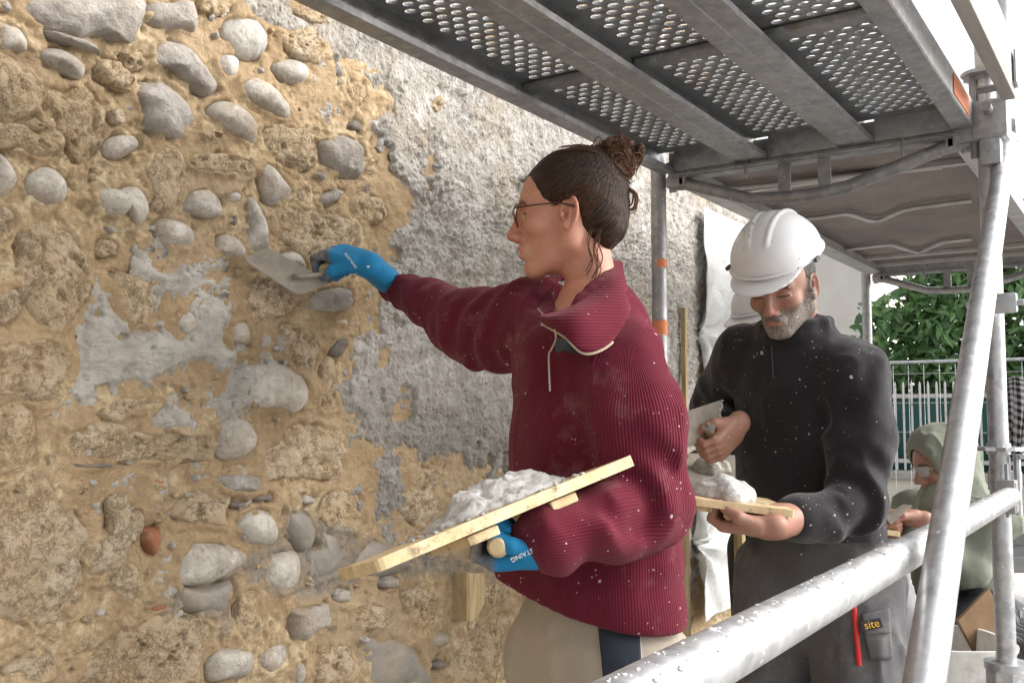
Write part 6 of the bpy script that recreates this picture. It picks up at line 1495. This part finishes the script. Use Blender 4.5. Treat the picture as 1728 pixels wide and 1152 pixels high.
# ================================================================== hooded worker beyond the guard rail
M_SAGE = m_cloth('sage_hoodie_fleece', (.185, .20, .155), (.25, .265, .21), 500, .4, (.34, .35, .30), .1)
M_DARKC = m_cloth('dark_navy_cloth', (.012, .013, .018), (.026, .027, .034), 500, .3, (.16, .16, .17), .1, [(45, .26, (.5, .5, .5), 2.7, .5)])
D3 = 3.3; h0 = P(1615, 1000, 3.37); hp3 = empty('person', (h0[0], h0[1], 0)); tag(hp3, 'worker in sage green hoodie with hood up behind the diagonal brace', 'person')
O3 = P(1592, 783, D3); A3 = frame(cam_dir(-.96, -.12, -.28)); f3 = cam_dir(-.9, -.43, 0); l3 = np.cross((0, 0, 1), f3)
hv = head_vol(.004, True); V3, F3 = hv.mesh(); sh3 = P(1610, 868, 3.35); ls3, rs3 = sh3+l3*.17, sh3-l3*.17; el3 = P(1630, 955, 3.20); wr3 = P(1545, 903, 3.14); hn3 = P(1512, 885, 3.14); hip3 = P(1626, 1050, 3.40)
bv = Vol((h0[0]-.55, h0[1]-.55, -.02), (h0[0]+.5, h0[1]+.5, 1.15), .016); bv.cap(hip3, sh3, .12, .12, .04, f3, .8).cap(ls3, el3, .045, .04, .03).cap(el3, wr3, .04, .03, .03).cap(rs3, P(1575, 930, 3.44), .045, .035, .03).cap(sh3, O3-np.array([0, 0, .1]), .07, .05, .03)
kn3 = [hip3+l3*s+f3*.34+np.array([0, 0, .02]) for s in (.11, -.11)]
for k_, s in zip(kn3, (.11, -.11)): bv.cap(hip3+l3*s*.8, k_, .085, .065, .03); bv.cap(k_, np.array([k_[0], k_[1], .08])-f3*.10, .06, .045, .03)
BV, BF = bv.mesh(); hg = Vol(hn3-.14, hn3+.16, .0035); aH = cam_dir(-.3, -.75, .6); fist(hg, hn3, aH, cam_dir(.9, .05, -.25), cam_dir(.2, -.6, .75), 1.0, .012, wr3, .03); GV3, GF3 = hg.mesh()
Vb, Fb = join_meshes([(O3+V3@A3, F3), (BV, BF), (GV3, GF3)])
mesh_obj('body', Vb, Fb, M_SKINM, hp3, True, attrs={'face': np.concatenate([face_paint(V3, True, False), z3(BV), z3(GV3, .3)])}); eyes(O3, A3, hp3)
v = Vol((-.16, -.15, -.24), (.12, .15, .16), .0045); v.ell((-.012, 0, .032), (.116, .100, .108), .02); v.ell((.02, 0, .02), (.085, .094, .105), .03); v.cap((-.02, 0, -.08), (-.02, 0, -.2), .085, .12, .06)
v.disp(lambda p: .006*fbm3(p, 16, 3, 61)-.006*np.clip(1-2*np.abs(fbm3(p*np.array([1, 1, .6]), 14, 2, 63)), 0, 1)**3); v.ell((-.0, 0, .02), (.103, .084, .094), .006, mode='s'); v.cap((-.015, 0, -.06), (-.01, 0, -.25), .065, .08, .01, mode='s')
FO = np.array([(.3, .15), (.098, .13), (.085, .07), (.070, 0), (.045, -.06), (.03, -.10), (.05, -.13), (.3, -.14)]); xx, zz = np.meshgrid(v.ax[0], v.ax[2], indexing='ij')
v.D = smax(v.D, poly_sd(xx.ravel(), zz.ravel(), FO).reshape(xx.shape)[:, None, :], .006); V, F = v.mesh(); mesh_obj('hood', O3+V@A3, F, M_SAGE, hp3, True)
tv = Vol((h0[0]-.5, h0[1]-.5, .45), (h0[0]+.45, h0[1]+.45, 1.14), .0085)
tv.cap(P(1622, 1030, 3.38), P(1614, 900, 3.36), .160, .160, .03, f3, .8).cap(ls3, rs3, .075, .075, .05).cap(sh3, O3-np.array([.0, 0, .13]), .13, .085, .05)
ta = Vol((h0[0]-.5, h0[1]-.5, .45), (h0[0]+.45, h0[1]+.45, 1.14), .0085); ta.cap(ls3, el3, .072, .068, .03).cap(el3, P(1588, 928, 3.17), .068, .056, .025).cap(P(1588, 928, 3.17), wr3, .056, .042, .02).cap(rs3, P(1575, 930, 3.44), .07, .055, .03)
tv.merge(ta, .01); tv.disp(lambda p: .010*fbm3(p, 9, 3, 71)+.005*fbm3(p, 26, 2, 72)-.012*np.clip(1-2*np.abs(fbm3(p, 9, 2, 73)), 0, 1)**3); V, F = tv.mesh(); ho3 = mesh_obj('hoodie', V, F, M_SAGE, hp3, True)
tv = Vol((h0[0]-.6, h0[1]-.6, .02), (h0[0]+.5, h0[1]+.5, .75), .011); tv.cap(hip3, hip3+np.array([0, 0, .1]), .16, .16, .03)
for k_, s in zip(kn3, (.11, -.11)): tv.cap(hip3+l3*s*.8, k_, .11, .085, .03); tv.cap(k_, np.array([k_[0], k_[1], .10])-f3*.10, .08, .065, .03)
tv.disp(lambda p: .008*fbm3(p, 11, 3, 81)); tv.half((0, 0, -1), -.05, .004); V, F = tv.mesh(); mesh_obj('trousers', V, F, M_DARKC, hp3, True)
for k_ in kn3:
    b_ = np.array([k_[0], k_[1], .05])-f3*.10; sv2 = Vol(b_-np.array([.24, .24, .06]), b_+np.array([.24, .24, .09]), .01); sv2.cap(b_-f3*.05, b_+f3*.17, .05, .047, .02, (0, 0, 1), .9); sv2.half((0, 0, -1), -.002, .004); V, F = sv2.mesh(); mesh_obj('shoe', V, F, bpy.data.materials['shoe_leather'], hp3, True)
vs_ = MB(); vs_.tube(spline([P(1600, 856, 3.20), P(1588, 884, 3.16), P(1582, 930, 3.15), P(1586, 1000, 3.20)], 5), .014, 8); vs_.build('vest_strap', M_DARKC, hp3, True)
# safety glasses
t = NT('clear_polycarbonate'); t.bsdf((.80, .84, .86), .2); tb_ = t.n('ShaderNodeBsdfTransparent'); mx_ = t.n('ShaderNodeMixShader'); mx_.inputs[0].default_value = .35; pb_ = [n for n in t.t.nodes if n.type == 'BSDF_PRINCIPLED'][0]; t.t.links.new(tb_.outputs[0], mx_.inputs[1]); t.t.links.new(pb_.outputs[0], mx_.inputs[2]); t.t.links.new(mx_.outputs[0], t.out.inputs[0]); M_CLEAR = t.m
w = MB(); pts = [(.106*math.cos(a)-.004, .070*math.sin(a)*1.05, z_) for z_ in (.020, -.016) for a in np.linspace(-1.35, 1.35, 13)]
w.add([O3+np.array(q)@A3 for q in pts], [(i, i+1, 14+i, 13+i) for i in range(12)]); go3 = w.build('safety_glasses', M_CLEAR, hp3, True); go3.modifiers.new('thick', 'SOLIDIFY').thickness = .003
w = MB()
for sg in (1, -1): w.tube([O3+np.array(q)@A3 for q in ((.02, sg*.073, .012), (-.02, sg*.084, .010))], .003, 6)
w.build('temple', M_STRAP, go3, True)
# his trowel and hawk
t3 = empty('trowel', tuple(hn3)); tag(t3, 'small grey trowel in the hand of the hooded worker', 'trowel')
bq = [P(1493, 872, 3.08), P(1524, 850, 3.14), P(1540, 852, 3.10), P(1503, 884, 3.04)]; quad_plate(bq, .002, unit(np.cross(bq[1]-bq[0], bq[3]-bq[0])), .06).build('blade', M_TROW, t3)
w = MB(); w.tube([hn3-aH*.05, hn3+aH*.05], .012, 10); w.build('handle', M_PINE, t3, True)
h3 = empty('hawk', tuple(P(1490, 892, 3.09))); tag(h3, 'wooden hawk edge held by the hooded worker behind the black fleece', 'hawk')
q0, q1 = P(1430, 884, 3.08), P(1520, 897, 3.08); qA = unit(q1-q0); qB = unit(np.cross((0, 0, 1), qA)); qB = qB if qB@cF > 0 else -qB
quad_plate([q0, q1, q1+qB*.22, q0+qB*.22], -.016, np.array([0, 0, 1.0]), .04).build('board', M_HAWK, h3); w = MB(); w.tube([(q0+q1)/2+qB*.1-np.array([0, 0, .02]), (q0+q1)/2+qB*.1-np.array([0, 0, .12])], .014, 10); w.build('handle', M_HAWK, h3, True)
# ================================================================== worker almost hidden behind the man
D4 = 3.25; O4 = P(1302, 537, D4); A4 = frame(cam_dir(-.80, -.52, -.30)); f4 = cam_dir(-.8, -.6, 0); l4 = np.cross((0, 0, 1), f4); p4 = empty('person', (O4[0], O4[1], 0)); tag(p4, 'worker in second hard hat glimpsed behind the bearded man', 'person')
hv = head_vol(.004, True); V, F = hv.mesh(); hd4 = O4+V@A4; sh4 = O4-np.array([0, 0, .26])-f4*.03; hp4 = sh4-np.array([0, 0, .52])
b4 = Vol((O4[0]-.4, O4[1]-.4, -.02), (O4[0]+.4, O4[1]+.4, 1.5), .016); b4.cap(hp4, sh4, .12, .12, .04, f4, .8).cap(sh4, O4-np.array([0, 0, .1]), .07, .05, .03)
c4_ = Vol((O4[0]-.4, O4[1]-.4, .02), (O4[0]+.4, O4[1]+.4, 1.5), .011); c4_.cap(hp4, sh4, .16, .165, .03, f4, .8).cap(sh4+l4*.14, sh4-l4*.14, .075, .075, .05)
for s in (.16, -.16):
    e_ = sh4+l4*s-np.array([0, 0, .27]); h_ = e_+f4*.22+np.array([0, 0, .05]); b4.cap(sh4+l4*s, e_, .045, .036, .03); b4.cap(e_, h_, .036, .027, .03); b4.ell(h_+f4*.06, (.04, .035, .035), .02)
    c4_.cap(sh4+l4*s, e_, .068, .058, .03); c4_.cap(e_, h_, .056, .044, .02)
for s in (.09, -.09):
    b4.cap(hp4+l4*s, np.array([*(hp4+l4*s)[:2], .08]), .08, .04, .03); c4_.cap(hp4+l4*s, np.array([*(hp4+l4*s)[:2], .10]), .11, .075, .03)
BV, BF = b4.mesh(); Vb, Fb = join_meshes([(hd4, F), (BV, BF)]); mesh_obj('body', Vb, Fb, M_SKINM, p4, True, attrs={'face': np.concatenate([face_paint(V, True, False), z3(BV)])})
CV, CF_ = c4_.mesh(); mesh_obj('overalls', CV, CF_, M_DARKC, p4, True); put_helmet(O4, A4, 'white hard hat of the worker hidden behind the bearded man')
bd = empty('mortar_board', tuple(P(1210, 795, 2.75))); tag(bd, 'grey mortar-smeared board behind the man\'s hawk', 'mortar board')
q = [P(1140, 826, 2.60), P(1256, 824, 2.66), P(1254, 768, 2.95), P(1164, 764, 2.95)]; nn_ = unit(np.cross(q[1]-q[0], q[3]-q[0])); nn_ = nn_ if nn_[2] > 0 else -nn_
M_SMEAR = M_DAMP; quad_plate(q, -.018, nn_, .03).build('board', M_SMEAR, bd)
cq = (q[0]+q[2])/2
for k, (dx, dy) in enumerate(((-.1, -.1), (.1, -.1), (-.1, .1), (.1, .1))):
    w = MB(); b_ = cq+dx*cR+dy*cF; w.tube([(b_[0], b_[1], 0), (b_[0], b_[1], cq[2]-.035+dy*.3)], .018, 8); w.build('leg', M_PINE, bd, True)
V, F = mortar_pile(P(1196, 792, 2.80), [cR, unit(np.cross(nn_, cR)), nn_], (.05, .05), .018, 12, .004, .012); ms = mesh_obj('mortar_heap', V, F, M_FRESH, None, True, origin=tuple(P(1196, 792, 2.80))); tag(ms, 'dark scraped mortar remains on the grey board', 'mortar')
# ================================================================== plastic sheets and battens on the wall
def m_film():
    t = NT('milky_plastic_film'); nt = t.t
    c = t.mix(t.ramp(t.noise(12, 5, .65), [(.55, 0.0), (.68, .6)]), (.74, .75, .73), (.50, .47, .42))
    n = t.bump(t.ramp(t.noise(11, 5, .6, None, 1.5), [(.40, 0.0), (.5, 1.0), (.60, 0.0)]), .15, .02); return t.bsdf(c, .22, nrm=n, spec=.6, Transmission_Weight=.25, IOR=1.2)
M_FILM = m_film()
def film(px0, px1, py0, py1, pinch, name, label, seed, off=.05):
    nx, nz = 46, 80; V = []
    a = onY(px0, (py0+py1)/2, WY)[0]; b = onY(px1, (py0+py1)/2, WY)[0]; zt, zb = onY((px0+px1)/2, py0, WY)[2], onY((px0+px1)/2, py1, WY)[2]
    X = np.linspace(a, b, nx); Z = np.linspace(zt, zb, nz); XX, ZZ = np.meshgrid(X, Z, indexing='ij'); x, z = XX.ravel(), ZZ.ravel()
    y = off+.012*fbm2(x*9, z*6, 3, seed)
    for (cx, cz, amp, n_) in pinch:
        dx, dz = x-(a+(b-a)*cx), z-(zt+(zb-zt)*cz); r = np.hypot(dx, dz); an = np.arctan2(dz, dx)
        y += amp*np.sin(an*n_+seed)*np.exp(-r/.22)*np.clip(r/.03, 0, 1); y -= .02*np.exp(-(r/.05)**2)
    x2 = x+.012*fbm2(z*7, x*0, 2, seed+3)*np.where(np.abs(x-(a+b)/2) > .42*(b-a), 1, .2); z2 = z+.02*fbm2(x*6, z*0+.5, 2, seed+5)*(np.abs(z-zb) < .06)
    o = mesh_obj(name, np.stack([x2, WY-y, z2], 1), np.array([(i*nz+j, i*nz+j+1, (i+1)*nz+j+1, (i+1)*nz+j) for i in range(nx-1) for j in range(nz-1)]), M_FILM, None, True, origin=((a+b)/2, WY-.05, zb))
    o.modifiers.new('thick', 'SOLIDIFY').thickness = .001; tag(o, label, 'plastic sheet', 'plastic sheets on the wall'); return o
film(1172, 1262, 372, 815, [(.0, .45, .03, 7), (.9, .35, .025, 5), (.35, .72, .03, 6), (.1, .98, .03, 5)], 'plastic_sheet', 'crumpled milky plastic sheet hung on the wall beside the hard hat', 4)
film(1163, 1262, 838, 1022, [(.0, .38, .035, 9), (.4, .0, .02, 5)], 'plastic_sheet', 'lower plastic sheet gathered to the batten beneath the man\'s hawk', 9, .06)
w = MB(); a, b = onY(1158, 520, WY-.03), onY(1155, 1010, WY-.03); w.box((a+b)/2, (.018, .02, abs(a[2]-b[2])), None, .003); tag(w.build('timber_batten', M_PINE, None), 'thin timber batten fixed upright on the wall beside the plastic', 'batten')
# ================================================================== checked scarf over the post
t = NT('houndstooth_scarf'); uvx, uvy = t.attr('u'), t.attr('v')
def stripes(s): return t.math('GREATER_THAN', t.math('FRACT', t.math('MULTIPLY', s, 1.0)), .5)
a_, b_ = stripes(uvx), stripes(uvy); chk = t.math('MULTIPLY', t.math('ADD', a_, b_), .5)
M_SCARF = t.bsdf(t.ramp(chk, [(.25, (.60, .59, .57)), (.5, (.24, .24, .25)), (.75, (.02, .02, .024))]), .95, nrm=t.bump(t.noise(500, 3), .3, .002), spec=.1)
sc_top = [P(1690, 655, 2.62), P(1704, 636, 2.56), P(1725, 637, 2.52), P(1752, 650, 2.50)]; sc_mid = [P(1694, 690, 2.60), P(1706, 690, 2.55), P(1724, 700, 2.52), P(1742, 705, 2.52)]; sc_bot = [P(1700, 740, 2.60), P(1708, 768, 2.57), P(1716, 776, 2.55), P(1730, 752, 2.54)]
R_ = [spline(r, 10) for r in (sc_top, sc_mid, sc_bot)]; n = len(R_[0]); cols = [spline([r[j] for r in R_], 18) for j in range(n)]; k = len(cols[0])
V = np.array([[p-cF*.012*math.sin(j*.75+i*.05) for i, p in enumerate(c_)] for j, c_ in enumerate(cols)]).reshape(-1, 3); F = [(i*k+j, (i+1)*k+j, (i+1)*k+j+1, i*k+j+1) for i in range(n-1) for j in range(k-1)]
o = mesh_obj('scarf', V, F, M_SCARF, None, True, origin=tuple(P(1712, 770, 2.56)), attrs={'u': np.repeat(np.arange(n), k)*.34, 'v': np.tile(np.arange(k), n)*.34}); o.modifiers.new('thick', 'SOLIDIFY').thickness = .003
tag(o, 'black and white checked scarf hanging on the outer scaffold post', 'scarf')
# ================================================================== clutter low down at the right
M_TARP = None
t = NT('black_tarpaulin'); c = t.mix(t.noise(8, 4), (.010, .011, .015), (.022, .023, .030)); c, m = specks(t, 40, .3, c, (.48, .48, .47), 6.6, .55); c, m2 = specks(t, 14, .2, c, (.42, .42, .41), 1.6, .5)
M_TARP = t.bsdf(c, .38, nrm=t.bump(t.noise(14, 5, .6, None, .8), .7, .02), spec=.5)
tc = P(1600, 1030, 3.20); v = Vol((tc[0]-.5, tc[1]-.5, .0), (tc[0]+.5, tc[1]+.5, .85), .011)
v.box((tc[0], tc[1], .31), (.26, .18, .31), .09, .03, [unit([*cR[:2], 0]), unit([*cF[:2], 0]), (0, 0, 1)]); v.ell((*(tc[:2]+cR[:2]*.10), .54), (.17, .16, .13), .06); v.ell((*(tc[:2]-cR[:2]*.12), .52), (.15, .15, .12), .06)
v.disp(lambda p: .022*fbm3(p*np.array([1, 1, .6]), 6, 3, 91)+.007*fbm3(p, 24, 2, 92)); v.half((0, 0, -1), .0, .004); V, F = v.mesh(); tp = mesh_obj('tarpaulin', V, F, M_TARP, None, True, origin=(tc[0], tc[1], 0)); tag(tp, 'splashed black tarpaulin over a low stack behind the guard rail', 'tarpaulin')
def trough(c, ax_, size, label, mat, fill):
    e = empty('mixing_tub', (c[0], c[1], c[2])); tag(e, label, 'tub'); L_, W_, H_ = size; rim = []
    def ring(z, s, n=36):
        out = []
        for k_ in range(n):
            a = 2*math.pi*k_/n; ca, sa = math.cos(a), math.sin(a); p_ = 3.2; r = (abs(ca)**p_+abs(sa)**p_)**(-1/p_); out.append(c+ax_[0]*ca*r*L_/2*s+ax_[1]*sa*r*W_/2*s+np.array([0, 0, z]))
        return out
    rings = [ring(0, .84), ring(H_*.9, .97), ring(H_, 1.04), ring(H_+.012, 1.05), ring(H_+.012, .98), ring(H_*.55, .90), ring(.02, .80)]; n = 36; w = MB()
    v = [p for r in rings for p in r]; f = [(i*n+k_, i*n+(k_+1) % n, (i+1)*n+(k_+1) % n, (i+1)*n+k_) for i in range(6) for k_ in range(n)]+[tuple(range(n-1, -1, -1)), tuple(6*n+k_ for k_ in range(n))]
    w.add(v, f); w.build('shell', mat, e, True)
    fr = ring(H_*.72, .915); vv = fr+[c+np.array([0, 0, H_*.76])]; w = MB(); w.add(vv, [(k_, (k_+1) % n, n) for k_ in range(n)]); w.build('mortar_fill', fill, e, True); return e
t = NT('dirty_white_plastic'); c = t.mix(t.ramp(t.noise(9, 6, .7), [(.45, 0.0), (.65, .8)]), (.70, .68, .64), (.42, .38, .33)); c, m = specks(t, 30, .4, c, (.18, .17, .16), 4.7, .5); M_TUB = t.bsdf(c, .5, nrm=t.bump(t.noise(30, 4), .2, .005))
ax_ = [unit([*cR[:2], 0]), unit([*cF[:2], 0])]
c_ = P(1606, 1152, 2.85); trough(np.array([c_[0], c_[1], c_[2]-.02])-np.array([0, 0, .08]), ax_, (.30, .34, .22), 'dirty white mortar tub on a concrete block below the diagonal brace', M_TUB, M_FRESH)
M_BLOCK = m_concrete('concrete_block', (.26, .25, .235), (.36, .345, .325)); zb = c_[2]-.10
w = MB(); w.box((c_[0], c_[1], zb/2), (.34, .30, zb), [unit([*cR[:2], 0]), unit([*cF[:2], 0]), (0, 0, 1)], .008); tag(w.build('concrete_block', M_BLOCK), 'rough concrete block carrying the dirty white mortar tub', 'block')
t = NT('brown_cardboard'); M_CARD = t.bsdf(t.ramp(t.noise(10, 5), [(.3, (.13, .075, .035)), (.7, (.22, .135, .07))]), .9)
w = MB(); c_ = P(1676, 1085, 3.0); w.box(c_, (.16, .012, .30), frame(cam_dir(.7, .3, .5)), .002); w.tube([c_-np.array([0, 0, .15]), (c_[0], c_[1], 0)], .02, 8); tag(w.build('brown_board', M_CARD), 'brown wooden offcut leaning behind the outer scaffold post', 'board')
t = NT('white_woven_sack'); M_SACK = t.bsdf(t.ramp(t.noise(8, 5), [(.3, (.55, .54, .52)), (.7, (.72, .71, .69))]), .8, nrm=t.bump(t.noise(14, 5, .6), .7, .02))
sc = P(1745, 1080, 3.4); v = Vol((sc[0]-.35, sc[1]-.35, 0), (sc[0]+.35, sc[1]+.35, .85), .012); v.box((sc[0], sc[1], .34), (.17, .14, .34), .08, .03, [unit([*cR[:2], 0]), unit([*cF[:2], 0]), (0, 0, 1)]); v.disp(lambda p: .02*fbm3(p, 7, 3, 95)); v.half((0, 0, -1), 0, .003)
V, F = v.mesh(); o = mesh_obj('white_sack', V, F, M_SACK, None, True, origin=(sc[0], sc[1], 0)); tag(o, 'white lime sack standing at the right edge beyond the post', 'sack')
